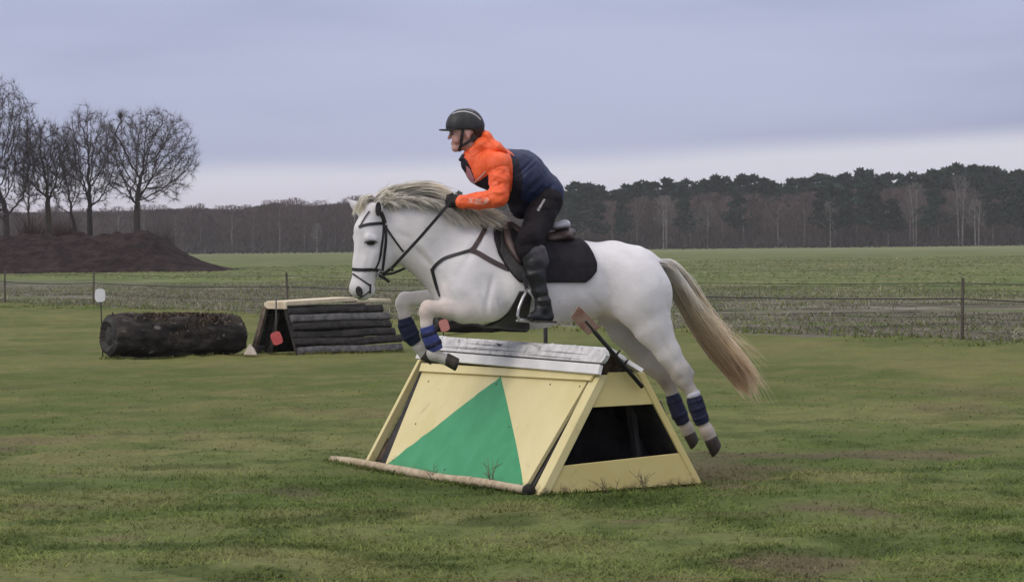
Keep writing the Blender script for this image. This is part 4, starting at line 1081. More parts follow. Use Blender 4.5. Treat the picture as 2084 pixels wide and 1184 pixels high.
# head
A2 = dict(ang=PSH)
add(HH(758, 436), HH(752, 470), 25, 30, .85, k=.03, col=W_, **A2)
add(HH(750, 470), HH(746, 535), 29.5, 28, .78, k=.02, col=W_, **A2)
add(HH(746, 535), HH(737, 583), 28, 23.5, .72, k=.02, col=W_, **A2)
add(HH(733, 585), HH(738, 589), 23, 22, .92, k=.015, col=NOSE, **A2)
add(HH(776, 490), HH(783, 510), 38, 33, .56, k=.025, col=W_, **A2)
add(HH(785, 510), HH(766, 548), 30, 17, .55, k=.02, col=W_, **A2)
add(HH(752, 590), HH(747, 596), 13, 12, .85, k=.012, col=GY, **A2)
add(HH(751, 484, .080), HH(760, 487, .082), 9, 8, .6, k=.02, col=W_, **A2)
add(HH(725, 482, -.070), HH(727, 490, -.072), 8, 8, .8, k=.02, col=W_, **A2)
add(HH(762, 515, .072), HH(742, 560, .052), 7, 5, .5, k=.03, col=W_, **A2)     # facial crest
add(HH(771, 444, .06), HH(770, 424, .07), 9, 9.5, .55, k=.015, col=GY, **A2)
add(HH(770, 424, .07), HH(768, 408, .075), 9.5, 2.5, .55, k=.01, col=GY, **A2)
add(HH(738, 434, -.05), HH(722, 418, -.06), 11, 9, .7, k=.015, col=W_, **A2)
add(HH(722, 418, -.06), HH(706, 405, -.065), 9, 2.5, .7, k=.01, col=W_, **A2)
# fore legs
w = .16
add(H(990, 612, w - .02), H(945, 629, w), 42, 27, .7, k=.04, col=W_)
add(H(945, 629, w), H(912, 628, w), 26, 19.5, .85, k=.02, col=PK)
add(H(912, 628, w), H(874, 628, w), 19.5, 15, .9, k=.015, col=PK)
add(H(872, 627, w), H(868, 634, w), 17, 16, .9, k=.012, col=PK)
add(H(868, 636, w), H(868, 660, w), 14, 12, .9, k=.012, col=CRM)
add(H(868, 660, w), H(883, 712, w), 11, 11, .9, k=.01, col=CRM)
add(H(881, 718, w), H(883, 722, w), 13, 12.5, .9, k=.012, col=LG)
add(H(883, 722, w), H(907, 731, w), 11.5, 11, .9, k=.01, col=LG)
w = -.12
add(H(945, 600, w), H(890, 606, w), 34, 23, .7, k=.04, col=W_)
add(H(890, 606, w), H(826, 609, w), 20, 14.5, .9, k=.015, col=CRM)
add(H(824, 609, w), H(820, 616, w), 16.5, 15.5, .9, k=.012, col=CRM)
add(H(819, 618, w), H(823, 643, w), 14, 12, .9, k=.012, col=CRM)
add(H(823, 643, w), H(846, 697, w), 11, 11, .9, k=.01, col=LG)
add(H(849, 703, w), H(852, 706, w), 12, 12, .9, k=.012, col=LG)
add(H(852, 706, w), H(862, 722, w), 10.5, 10, .9, k=.01, col=LG)
# hind legs
w = .15
add(H(1303, 600, w - .02), H(1328, 664, w), 60, 39, .68, k=.04, col=W_)
add(H(1328, 664, w), H(1359, 716, w), 38, 25, .75, k=.03, col=W_)
add(H(1359, 716, w), H(1384, 756, w), 25, 20.5, .75, k=.02, col=W_)
add(H(1383, 755, w), H(1390, 770, w), 22, 20, .72, k=.012, col=LG)
add(H(1398, 748, w), H(1408, 759, w), 8.5, 7, .7, k=.012, col=LG)
add(H(1374, 768, w), H(1380, 776, w), 8, 7, .8, k=.015, col=LG)
add(H(1393, 778, w), H(1412, 803, w), 16, 12.5, .85, k=.015, col=LG)
add(H(1412, 803, w), H(1432, 864, w), 12, 12, .9, k=.01, col=LG)
add(H(1437, 874, w), H(1440, 880, w), 15, 14.5, .9, k=.012, col=PK)
add(H(1440, 880, w), H(1447, 893, w), 13.5, 13, .9, k=.01, col=LG)
w = -.13
add(H(1245, 612, w), H(1274, 668, w), 50, 36, .66, k=.04, col=(.37, .365, .36))  # far hind thigh and gaskin: shade painted into the coat colour
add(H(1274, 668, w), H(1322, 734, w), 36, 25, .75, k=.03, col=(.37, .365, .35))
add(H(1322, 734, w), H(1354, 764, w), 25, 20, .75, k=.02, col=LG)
add(H(1352, 762, w), H(1358, 776, w), 20.5, 18, .72, k=.012, col=LG)
add(H(1364, 756, w), H(1373, 764, w), 8, 7, .7, k=.012, col=LG)
add(H(1360, 776, w), H(1368, 800, w), 16, 13, .85, k=.015, col=LG)
add(H(1368, 800, w), H(1393, 862, w), 12, 12, .9, k=.01, col=LG)
add(H(1398, 870, w), H(1400, 875, w), 14, 13.5, .9, k=.012, col=PK)
add(H(1400, 875, w), H(1404, 885, w), 12.5, 12, .9, k=.01, col=LG)
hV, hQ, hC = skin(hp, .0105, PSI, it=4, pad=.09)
# muscle relief and dapples on the coat
def vnorm(V, Q):
    n = np.cross(V[Q[:, 2]] - V[Q[:, 0]], V[Q[:, 3]] - V[Q[:, 1]]); N = np.zeros_like(V)
    for k in range(4):
        for c in range(3): N[:, c] += np.bincount(Q[:, k], n[:, c], len(V))
    return N / (np.linalg.norm(N, axis=1)[:, None] + 1e-9)
def folds(V, Q, lines):
    """raised seams, folds and muscles along (x0,y0)-(x1,y1): height in metres, width in pixels"""
    N = vnorm(V, Q); P = project(V); d = np.zeros(len(V))
    for x0, y0, x1, y1, h, w in lines:
        a = np.array([x0, y0]); e = np.array([x1 - x0, y1 - y0]); L2 = e @ e; t = np.clip(((P - a) @ e) / L2, 0, 1); r = np.linalg.norm(P - a - t[:, None] * e, axis=1)
        d += h * np.exp(-(r / w) ** 2) * np.sin(np.clip(t, .02, .98) * math.pi) ** .5
    return V + N * d[:, None]
def coat_relief(V, Q):
    L = [(838, 498, 880, 545, -.013, 5), (850, 488, 892, 545, .010, 6), (800, 470, 850, 492, -.006, 7), (985, 468, 915, 590, -.007, 9), (1004, 560, 984, 655, -.012, 5), (968, 590, 985, 650, .008, 8),
         (900, 560, 918, 612, -.006, 7), (930, 615, 880, 620, .003, 4), (1228, 545, 1252, 625, -.012, 9), (1290, 540, 1330, 640, .006, 14), (1346, 560, 1362, 640, -.007, 6), (1318, 640, 1352, 700, -.005, 6),
         (1345, 690, 1378, 742, -.005, 4), (1392, 720, 1404, 756, .006, 4), (1376, 745, 1384, 765, .006, 5), (866, 622, 876, 634, .004, 4), (1110, 600, 1180, 590, -.004, 12), (1245, 505, 1300, 530, -.004, 10),
         (1002, 600, 1010, 648, -.005, 3), (1014, 605, 1022, 640, -.004, 3), (1200, 600, 1235, 640, -.006, 5), (1355, 600, 1364, 660, -.004, 4), (915, 560, 950, 600, .005, 9), (1408, 806, 1428, 862, .003, 4), (770, 480, 792, 520, .004, 8), (735, 500, 728, 550, -.004, 6), (757, 505, 742, 560, -.004, 5)]
    V = folds(V, Q, L)
    lo_ = (V - OH) @ np.array([[math.cos(PSI), -math.sin(PSI), 0], [math.sin(PSI), math.cos(PSI), 0], [0, 0, 1]])
    n = np.array([mnoise.fractal(Vector((a * 6, b * 6, c * 6)), 1.0, 2.0, 3) for a, b, c in lo_])
    return V + vnorm(V, Q) * (np.clip(n, -1, 1) * .0035)[:, None], Q
hx = hV - OH
lx, ly, lz = hx @ XH, -(hx @ NH), hx[:, 2]
dap = np.array([mnoise.fractal(Vector((a * 5.5, b * 5.5, c * 5.5)), 1.0, 2.0, 3) for a, b, c in zip(lx, ly, lz)])
hV, hQ = coat_relief(hV, hQ)
hC = hC * (1 + .07 * np.clip(dap, -1, 1)[:, None] * np.array([1.1, 1.0, .85]))
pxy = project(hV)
for cx, cy, rx, ry, cc, k_ in ((925, 578, 32, 24, (.45, .44, .46), .5), (905, 585, 16, 14, (.60, .46, .42), .45), (860, 460, 60, 25, (.56, .54, .53), .45), (1250, 545, 40, 45, (.56, .545, .55), .35), (1180, 640, 60, 22, (.52, .50, .47), .5), (985, 650, 40, 18, (.54, .49, .45), .5), (1392, 772, 26, 36, (.25, .23, .19), .8), (1352, 776, 24, 38, (.22, .20, .17), .85), (1290, 690, 60, 50, (.40, .385, .37), .45), (1375, 715, 26, 30, (.50, .48, .44), .4), (800, 500, 25, 30, (.60, .57, .57), .35), (735, 596, 22, 16, (.46, .44, .45), .5), (1440, 882, 20, 20, (.27, .23, .19), .8), (1402, 876, 18, 18, (.25, .21, .18), .8), (895, 728, 26, 14, (.42, .40, .36), .6), (856, 712, 16, 14, (.46, .44, .40), .6), (868, 640, 24, 20, (.56, .45, .38), .35)):  # grey and muddy coat patches; the far gaskin one is painted shade
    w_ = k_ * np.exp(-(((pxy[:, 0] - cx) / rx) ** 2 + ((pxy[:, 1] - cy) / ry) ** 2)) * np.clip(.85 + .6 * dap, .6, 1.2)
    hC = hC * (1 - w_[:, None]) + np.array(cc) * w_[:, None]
BVH_H = BVHTree.FromPolygons([Vector(v) for v in hV], [tuple(int(i) for i in q) for q in hQ])
COAT = mat('white_horse_coat', (.96, .96, .96), (1.04, 1.04, 1.04), rough=.7, scale=7, detail=6, attr=True, spec=.2, sheen=.15, c3=(.88, .85, .81), scale3=9, lo3=.58, hi3=.76, bump=.35, bscale=55, bdist=.006)
horse = thing('horse', 'white horse in mid leap over the yellow jump with forelegs tucked', 'horse', base_under(1120))
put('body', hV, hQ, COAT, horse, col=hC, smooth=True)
def coat_hair(V, Q, C_, n, seed):
    r = np.random.default_rng(seed); a = V[Q]; ar = np.linalg.norm(np.cross(a[:, 2] - a[:, 0], a[:, 3] - a[:, 1]), axis=1); f = r.choice(len(Q), n, p=ar / ar.sum())
    u, v = r.random((n, 1)), r.random((n, 1)); P = (a[f, 0] * (1 - u) + a[f, 1] * u) * (1 - v) + (a[f, 3] * (1 - u) + a[f, 2] * u) * v
    N = vnorm(V, Q)[Q[f, 0]]; c = C_[Q[f, 0]]; flow = nrm(XH * .55 + UPZ * -.85)
    T = flow[None] + r.normal(0, .35, (n, 3)); T -= (T * N).sum(1)[:, None] * N; T /= np.linalg.norm(T, axis=1)[:, None] + 1e-9
    D = T + N * (.05 + .13 * r.random((n, 1))); L = .010 + .014 * r.random((n, 1)); S = np.cross(N, T); w = .0026
    W = np.stack([P - S * w, P + S * w, P + D * L], 1).reshape(-1, 3)
    cc = np.repeat(np.clip(c * (1.17 + .08 * r.random((n, 1))), 0, .9)[:, None], 3, 1).reshape(-1, 3)
    o = put('coat_hair', W, np.arange(3 * n).reshape(n, 3), HAIRM, horse, smooth=False, col=cc); o['kind'] = 'stuff'
HAIRM = mat('short_coat_hair', (.95, .95, .95), (1.05, 1.05, 1.05), rough=.8, scale=6, attr=True, spec=.15, transl=.5)
DKH = mat('dark_horn', (.022, .018, .016), (.060, .050, .042), rough=.6, scale=25, stretch=(1, 1, .3))
def hoof(cor, r, toe, heel, w):
    c, t, h_ = H(*cor, w), H(*toe, w), H(*heel, w); mid = (t + h_) / 2; ax = nrm(mid - c); e = (t - h_) / 2; e1 = nrm(e - ax * np.dot(e, ax)); n = 20; m = MB()
    rows = []
    for f, k in ((-.12, .93), (0, 1.0), (.35, 1.0), (.7, 1.0), (.97, 1.0), (1.0, .96)):
        ring = []
        for j in range(n):
            a = 6.283 * j / n; top = c + r * KP * (math.cos(a) * e1 + math.sin(a) * NH * .92); bot = mid + e * math.cos(a) * 1.0 + NH * r * 1.14 * KP * math.sin(a)
            p = top + (bot - top) * max(f, 0) + (ax * f * .08 if f < 0 else 0); ring.append((p - (c + (mid - c) * max(f, 0))) * k + (c + (mid - c) * max(f, 0)))
        rows.append(ring)
    for ring in rows: m.v += [tuple(p) for p in ring]
    for i in range(len(rows) - 1):
        for j in range(n): m.f.append((i * n + j, i * n + (j + 1) % n, (i + 1) * n + (j + 1) % n, (i + 1) * n + j)); m.m.append(0)
    m.f += [tuple(reversed(range(n))), tuple((len(rows) - 1) * n + j for j in range(n))]; m.m += [0, 0]
    m.build('hoof', DKH, horse, smooth=True)
hoof((908, 730), 12.5, (926, 755), (934, 729), .16)
hoof((863, 722), 11, (876, 742), (885, 723), -.12)
hoof((1447, 893), 14.5, (1449, 930), (1467, 904), .15)
hoof((1404, 884), 13.3, (1406, 914), (1421, 893), -.13)
# leg boots
NAVY = mat('navy_boot', (.009, .011, .034), (.018, .022, .058), rough=.75, scale=22, detail=5, bump=.3, bscale=70, bdist=.004)
BLUE = mat('blue_boot', (.028, .040, .155), (.055, .075, .24), rough=.6, scale=18, detail=5, c3=(.30, .32, .42), scale3=13, lo3=.63, hi3=.7, bump=.3, bscale=60, bdist=.004)
FLC = mat('pale_lining', (.42, .43, .50), (.52, .53, .60), rough=.95, scale=30, bump=.4)
def leg_boot(pts, radii, w, m_, lining=None, straps=2, lab=None):
    P = [H(*p, w) for p in pts]; n = 18; m = MB()
    fine = []; fr = []
    for i in range(len(P) - 1):
        for t in np.linspace(0, 1, 5)[:-1]: fine.append(P[i] + (P[i + 1] - P[i]) * t); fr.append((radii[i] + (radii[i + 1] - radii[i]) * t) * KP)
    fine.append(P[-1]); fr.append(radii[-1] * KP)
    m.tube(fine, fr, n); o = m.build('leg_boot', m_, horse, smooth=True); bevel(o, .004)
    if lab: o['label'] = lab
    for k in range(straps):
        f = (k + .6) / (straps + .3) * (len(fine) - 1); i = int(f); p = fine[i]; d = nrm(fine[min(i + 1, len(fine) - 1)] - fine[i])
        q = MB(); q.tube([p - d * .014, p - d * .012, p + d * .012, p + d * .014], [fr[i] * .98, fr[i] * 1.045, fr[i] * 1.045, fr[i] * .98], n, caps=False)
        put('strap', np.array(q.v), q.f, NAVY, o, smooth=True)
    if lining:
        d = nrm(fine[0] - fine[1]); q = MB(); q.tube([fine[0] - d * .008, fine[0] + d * .028], [fr[0] * .99, fr[0] * .93], n); put('lining', np.array(q.v), q.f, FLC, o, smooth=True)
leg_boot([(868, 664), (874, 684), (882, 700), (887, 713)], [14.5, 16.5, 17, 15], .16, BLUE, lab='bright blue mud-spotted leg boot')
leg_boot([(823, 647), (828, 664), (836, 682), (846, 698)], [14, 18, 18, 13], -.12, NAVY)
leg_boot([(1412, 806), (1417, 825), (1424, 845), (1430, 861)], [15.5, 17.5, 16.5, 15], .15, NAVY, True, 3)
leg_boot([(1368, 802), (1374, 820), (1383, 843), (1391, 861)], [14.5, 16.5, 17, 14], -.13, NAVY, False, 2)
# eyes, nostril, mouth
EYE = mat('horse_eye', (.006, .005, .005), (.012, .010, .010), rough=.12, spec=.6)
def cast(px, py, bvh=None):
    d = ray(px, py); h = (bvh or BVH_H).ray_cast(Vector(CAMP), Vector(d))
    if h[0] is None: return None, None
    return np.array(h[0]), np.array(h[1])
def ellip(c, ax, r, nu=14, nv=9):
    V = [c + ax[2] * r[2]]; F = []
    for i in range(1, nv):
        t = math.pi * i / nv
        for j in range(nu):
            a = 6.283 * j / nu; V.append(c + ax[0] * r[0] * math.sin(t) * math.cos(a) + ax[1] * r[1] * math.sin(t) * math.sin(a) + ax[2] * r[2] * math.cos(t))
    V.append(c - ax[2] * r[2]); l = len(V) - 1
    for j in range(nu): F.append((0, 1 + j, 1 + (j + 1) % nu)); F.append((l, l - nu + (j + 1) % nu, l - nu + j))
    for i in range(nv - 2):
        for j in range(nu):
            a = 1 + i * nu; F.append((a + j, a + nu + j, a + nu + (j + 1) % nu, a + (j + 1) % nu))
    return np.array(V), F
p, n = cast(755, 494); ex = nrm(np.cross(n, [0, 0, 1])); ey = np.cross(ex, n)
v, f = ellip(p, (ex, ey, n), (.031, .021, .012)); put('eye', v, f, EYE, horse, smooth=True)
DSK = mat('dark_muzzle_skin', (.030, .027, .028), (.060, .055, .056), rough=.7, scale=30)
LIDM = mat('dark_lid_skin', (.10, .095, .10), (.16, .155, .16), rough=.8, scale=30)
m = MB(); m.tube([p + n * .004 + ex * .040 * math.cos(a) + ey * (.021 + .004 * math.sin(a)) * math.sin(a) for a in np.linspace(0, math.pi, 9)], [.003, .005, .006, .006, .006, .006, .006, .005, .003], 6); m.build('eyelid', LIDM, horse, smooth=True)
pm = 2 * ((OHH - p) @ NHH) * NHH + p; nm_ = n - 2 * (n @ NHH) * NHH
v, f = ellip(pm, (nrm(np.cross(nm_, [0, 0, 1])), np.array([0, 0, 1.0]), nm_), (.031, .021, .012)); put('eye', v, f, EYE, horse, smooth=True)
p, n = cast(731, 593); ex = nrm(np.cross(n, [0, 0, 1])); ey = np.cross(ex, n)
v, f = ellip(p, (nrm(ex * .25 + ey), nrm(ex - .25 * ey), n), (.036, .022, .007)); put('nostril', v, f, DSK, horse, smooth=True)
pm = 2 * ((OHH - p) @ NHH) * NHH + p; nm_ = n - 2 * (n @ NHH) * NHH; ex = nrm(np.cross(nm_, [0, 0, 1]))
v, f = ellip(pm, (np.array([0, 0, 1.0]), ex, nm_), (.036, .022, .007)); put('nostril', v, f, DSK, horse, smooth=True)
mp_ = [cast(x, y) for x, y in ((729, 607), (736, 604), (744, 599), (751, 593))]
m = MB(); m.tube([a + b * .001 for a, b in mp_ if a is not None], .005, 6); m.build('mouth_line', DSK, horse, smooth=True)
p, n = cast(770, 425); ex = nrm(np.cross(n, [0, 0, 1])); ey = np.cross(ex, n)
v, f = ellip(p, (ex, ey, n), (.020, .047, .006)); put('inner_ear', v, f, mat('dark_ear_hair', (.028, .026, .028), (.055, .050, .052), rough=1, scale=40, bump=.5), horse, smooth=True)

# hair
def strands(name, guides, n, seed, mats, parent, width=.004, jit=.012, segs=9, tipspread=1.0, cols=None, extra=None):
    """guides: list of polylines (world pts, equal length); hairs are blended between neighbouring guides"""
    r = np.random.default_rng(seed); G = np.array(guides); ng, k, _ = G.shape
    T = np.linspace(0, 1, segs + 1); V = []; F = []; Cc = []; o = 0
    lk = max(12, n // 22); LU = r.random(lk); L0 = r.normal(0, jit, (lk, 3)); L1 = r.normal(0, jit * 2.2 * tipspread, (lk, 3)); LL = .72 + .36 * r.random(lk)
    for i in range(n):
        q_ = r.integers(lk); u = min(max(LU[q_] + r.normal(0, .035), 0), .9999) * (ng - 1); a = int(u); f = u - a; g = G[a] * (1 - f) + G[min(a + 1, ng - 1)] * f
        L = LL[q_] * (.82 + .2 * r.random()); tt = T * L * (k - 1); ii = np.minimum(tt.astype(int), k - 2); fr_ = (tt - ii)[:, None]
        gm = np.concatenate([2 * g[:1] - g[1:2], g, 2 * g[-1:] - g[-2:-1]]); p0, p1, p2, p3 = gm[ii], gm[ii + 1], gm[ii + 2], gm[ii + 3]
        P = .5 * (2 * p1 + (p2 - p0) * fr_ + (2 * p0 - 5 * p1 + 4 * p2 - p3) * fr_ ** 2 + (3 * p1 - p0 - 3 * p2 + p3) * fr_ ** 3)
        loose = 1.0 if r.random() < .12 else .38; j0 = L0[q_] * .9 + r.normal(0, jit * loose, 3); j1 = L1[q_] * .9 + r.normal(0, jit * 1.6 * loose * tipspread, 3); ph = r.random() * 6.28; am = jit * .35
        P = P + j0 + T[:, None] ** 1.3 * j1 + am * np.sin(T * 7 + ph)[:, None] * r.normal(0, 1, 3)
        d = np.gradient(P, axis=0); s = np.cross(d, r.normal(size=3)); s /= np.linalg.norm(s, axis=1)[:, None] + 1e-9
        w = width * (.6 + .8 * r.random()) * (1 - .85 * T ** 2)
        V.append(np.stack([P - s * w[:, None] / 2, P + s * w[:, None] / 2], 1).reshape(-1, 3))
        b = o + 2 * np.arange(segs)[:, None]; F.append(b + np.array([[0, 1, 3, 2]])); o += 2 * (segs + 1)
        if cols is not None:
            q = np.clip(T + r.normal(0, .10), 0, 1); cc = np.stack([np.interp(q, cols[0], np.array(cols[1])[:, c]) for c in range(3)], 1) * (.72 + .5 * r.random())
            Cc.append(np.repeat(cc, 2, 0))
    return put(name, np.concatenate(V), np.concatenate(F), mats, parent, smooth=True, col=np.concatenate(Cc) if cols is not None else None)
HAIR = mat('horse_hair', (.9, .9, .9), (1.08, 1.08, 1.08), rough=.75, scale=6, attr=True, spec=.25, transl=.70)
MC = ([0, .5, 1], [(.90, .87, .81), (.96, .92, .83), (.95, .89, .75)])
def hg(*pts): return [H(x, y, w) for x, y, w in pts]
mane = [hg((762, 420, .03), (772, 402, .03), (795, 390, .05), (825, 384, .06), (852, 383, .07)),
        hg((775, 414, .03), (795, 394, .04), (830, 382, .06), (868, 379, .07), (905, 384, .08)),
        hg((795, 408, .03), (825, 388, .05), (862, 380, .08), (900, 386, .10), (930, 400, .11)),
        hg((820, 402, .03), (850, 390, .07), (885, 390, .11), (915, 404, .10), (940, 424, .12)),
        hg((845, 402, .03), (875, 394, .08), (905, 404, .12), (932, 426, .13), (955, 454, .15)),
        hg((872, 404, .03), (898, 402, .09), (924, 416, .11), (948, 442, .12), (968, 466, .15)),
        hg((900, 410, .03), (925, 412, .09), (948, 426, .10), (970, 446, .12), (985, 464, .14)),
        hg((935, 420, .03), (957, 422, .08), (980, 432, .12), (1000, 442, .13), (1015, 450, .13)),
        hg((965, 436, .03), (983, 434, .06), (1002, 438, .08), (1018, 442, .10), (1030, 446, .10))]
strands('mane', mane, 1900, 3, HAIR, horse, .0075, .0085, 9, cols=MC)
under = [hg((775, 418, .05), (785, 412, .08), (792, 416, .09), (797, 424, .10), (800, 433, .10)),
         hg((800, 410, .05), (818, 404, .09), (836, 404, .11), (850, 408, .12), (862, 416, .12)),
         hg((840, 406, .05), (865, 406, .10), (890, 414, .13), (910, 430, .14), (925, 446, .14)),
         hg((880, 410, .05), (905, 418, .11), (928, 434, .15), (945, 450, .15), (958, 464, .15))]
strands('mane', under, 700, 5, HAIR, horse, .007, .010, 8, cols=([0, 1], [(.86, .83, .78), (.94, .90, .82)]))
fore = [hg((765, 416, .0), (757, 402, .03), (748, 404, .05), (741, 416, .06), (737, 432, .06)), hg((757, 418, -.02), (746, 404, .0), (737, 408, .02), (731, 420, .03), (728, 434, .04)),
        hg((770, 414, .02), (764, 398, .03), (752, 398, .05), (748, 412, .07), (746, 436, .07))]
strands('forelock', fore, 330, 7, HAIR, horse, .006, .008, 7, cols=MC)
tuft = [hg((764, 420, .02), (775, 406, .05), (786, 404, .07), (794, 412, .08), (797, 424, .09)), hg((770, 414, .02), (778, 398, .04), (790, 394, .06), (803, 400, .07), (812, 410, .08))]
strands('mane', tuft, 300, 8, HAIR, horse, .006, .011, 7, cols=MC)
TC = ([0, .22, .5, .8, 1], [(.74, .725, .70), (.78, .75, .70), (.86, .76, .58), (.84, .69, .50), (.74, .56, .41)])
tail = [hg((1337, 537, .0), (1366, 535, .0), (1398, 562, .0), (1432, 614, .0), (1464, 664, .0), (1500, 712, .0), (1528, 748, .0), (1548, 786, .0)),
        hg((1337, 537, .05), (1362, 542, .06), (1388, 576, .07), (1420, 628, .08), (1454, 680, .09), (1490, 724, .10), (1516, 758, .10), (1534, 796, .10)),
        hg((1337, 538, .02), (1360, 550, .03), (1381, 590, .03), (1408, 640, .04), (1440, 692, .04), (1474, 734, .05), (1500, 766, .05), (1520, 800, .05)),
        hg((1337, 539, -.02), (1358, 554, -.02), (1377, 594, -.03), (1400, 642, -.04), (1430, 690, -.04), (1460, 730, -.05), (1486, 760, -.05), (1508, 792, -.05)),
        hg((1337, 540, -.01), (1353, 558, -.01), (1370, 592, -.02), (1390, 632, -.02), (1416, 676, -.03), (1442, 714, -.03), (1470, 746, -.03), (1500, 780, -.03))]
strands('tail', tail, 3000, 13, HAIR, horse, .007, .0085, 14, .7, cols=TC)
stray = [hg((1372, 548, .0), (1402, 568, .02), (1436, 614, .03), (1470, 660, .04), (1508, 704, .05), (1536, 744, .05), (1560, 790, .05)), hg((1366, 560, .05), (1392, 600, .08), (1424, 650, .10), (1460, 696, .12), (1496, 736, .12), (1526, 772, .12), (1552, 800, .12))]
strands('tail', stray, 240, 17, HAIR, horse, .004, .020, 10, 1.1, cols=TC)

# ------------------------------------------------------------------ tack
LTH = mat('black_leather', (.010, .009, .009), (.022, .019, .018), rough=.5, scale=25, spec=.4, bump=.1)
BRL = mat('brown_leather', (.040, .024, .021), (.085, .055, .050), rough=.45, scale=9, detail=5, spec=.45, bump=.15, bscale=40, bdist=.004)
STEEL = mat('stirrup_steel', (.42, .41, .41), (.56, .55, .55), rough=.35, metal=.7, scale=20)
def strip(name, pts, nrms, width, m_, parent, thick=.005, widths=None):
    k = len(pts); V = []; F = []
    for i in range(k):
        d = nrm(pts[min(i + 1, k - 1)] - pts[max(i - 1, 0)]); s = nrm(np.cross(d, nrms[i])); w = (widths[i] if widths is not None else width) / 2
        V += [pts[i] - s * w, pts[i] + s * w, pts[i] + s * w * .9 + nrms[i] * thick, pts[i] - s * w * .9 + nrms[i] * thick]
    for i in range(k - 1):
        a, b = 4 * i, 4 * i + 4
        for j in range(4): F.append((a + j, a + (j + 1) % 4, b + (j + 1) % 4, b + j))
    F += [(3, 2, 1, 0), tuple(4 * (k - 1) + j for j in range(4))]
    return put(name, np.array(V), F, m_, parent, smooth=False)
def on_horse(poly, step=6.0, off=.004, bvh=None, fb=None):
    pts = [];
    for (x0, y0), (x1, y1) in zip(poly[:-1], poly[1:]):
        n = max(1, int(math.hypot(x1 - x0, y1 - y0) / step))
        for i in range(n): pts.append((x0 + (x1 - x0) * i / n, y0 + (y1 - y0) * i / n))
    pts.append(poly[-1]); P, N = [], []
    for x, y in pts:
        p, n = cast(x, y, bvh)
        if p is None or np.linalg.norm(p - CAMP) > 19.2: continue
        P.append(p); N.append(n)
    P = np.array(P); N = np.array(N)
    for _ in range(2):
        if len(P) > 2:
            P[1:-1] = .5 * P[1:-1] + .25 * (P[:-2] + P[2:]); N[1:-1] = .5 * N[1:-1] + .25 * (N[:-2] + N[2:])
    N /= np.linalg.norm(N, axis=1)[:, None]
    return P + N * off, N
def mirror(P, N, O, nn, off=.004, bvh=None):
    P2 = P - 2 * ((P - O) @ nn)[:, None] * nn; N2 = N - 2 * (N @ nn)[:, None] * nn; Q, M_ = [], []
    for p in P2:
        h = (bvh or BVH_H).find_nearest(Vector(p)); Q.append(np.array(h[0])); M_.append(np.array(h[1]))
    Q = np.array(Q); M_ = np.array(M_)
    M_ = np.where(((M_ * N2).sum(1) < 0)[:, None], N2, M_)
    return Q + M_ * off, M_
def belt(name, poly, width, m_, parent, both=None, thick=.006, off=.003):
    P, N = on_horse(poly, off=off)
    if len(P) < 2: return
    strip(name, P, N, width, m_, parent, thick)
    if both is not None:
        P2, N2 = mirror(P, N, *both, off=off); strip(name, P2, N2, width, m_, parent, thick)
br = thing('bridle', 'black leather bridle with noseband and reins on the white horse', 'bridle', base_under(770))
hb = (OHH, NHH)
belt('browband', [(731, 462), (740, 459), (752, 456), (766, 455), (780, 454)], .019, LTH, br)
belt('headpiece', [(774, 432), (780, 442), (782, 455)], .030, LTH, br)
belt('cheekpiece', [(781, 454), (779, 480), (774, 518), (768, 540), (762, 549)], .013, LTH, br, hb)
belt('cheekpiece', [(785, 458), (785, 490), (782, 520), (777, 556)], .016, LTH, br, hb)
belt('throat_lash', [(783, 460), (797, 480), (811, 499), (821, 512)], .012, LTH, br)
belt('noseband', [(712, 547), (726, 549), (745, 549), (764, 548), (774, 551)], .021, LTH, br)
belt('flash_strap', [(713, 553), (726, 562), (740, 572), (752, 581)], .010, LTH, br)
belt('chin_strap', [(753, 578), (752, 588), (752, 597)], .012, LTH, br)
belt('forehead_strap', [(734, 459), (742, 444), (752, 430)], .007, LTH, br)
def tubes(name, pts, rad, m_, parent, n=6): m = MB(); m.tube(pts, rad, n); return m.build(name, m_, parent, smooth=True)
pb_, nb_ = cast(770, 557)
rg = [pb_ + nb_ * .02 + .027 * (nrm(np.cross(nb_, [0, 0, 1])) * math.cos(a) + UPZ * math.sin(a)) for a in np.linspace(0, 6.283, 17)]
tubes('bit_ring', rg, .0042, STEEL, br)
bw_ = pb_ + nb_ * .02
tubes('curb_strap', [bw_ + np.array([-.02, 0, .0]), bw_ + np.array([.02, 0, -.015]), bw_ + np.array([.055, 0, -.045])], [.010, .012, .009], LTH, br)
def flat_strap(name, pts, width, m_, parent, thick=.005):
    P = np.array(pts); fine = []
    for i in range(len(P) - 1):
        for t in np.linspace(0, 1, 7)[:-1]: fine.append(P[i] + (P[i + 1] - P[i]) * t)
    fine.append(P[-1]); N = [-ray(1000, 500) for _ in fine]
    N = [nrm(NH + np.array([0, -.2, .1])) for _ in fine]
    return strip(name, fine, N, width, m_, parent, thick)
flat_strap('rein', [bw_ + np.array([.01, 0, 0]), H(800, 543, .12), H(822, 519, .16), H(856, 482, .185), H(889, 444, .20), H(905, 425, .20), H(917, 411, .19)], .020, LTH, br)
flat_strap('rein', [HH(775, 560, -.09), H(800, 556, -.13), H(836, 541, -.16), H(853, 544, -.17), H(866, 520, -.17), H(890, 450, -.17), H(910, 405, -.13)], .016, LTH, br)
tubes('rein_stop', [H(795, 549, .125), H(799, 546, .125)], .016, LTH, br)
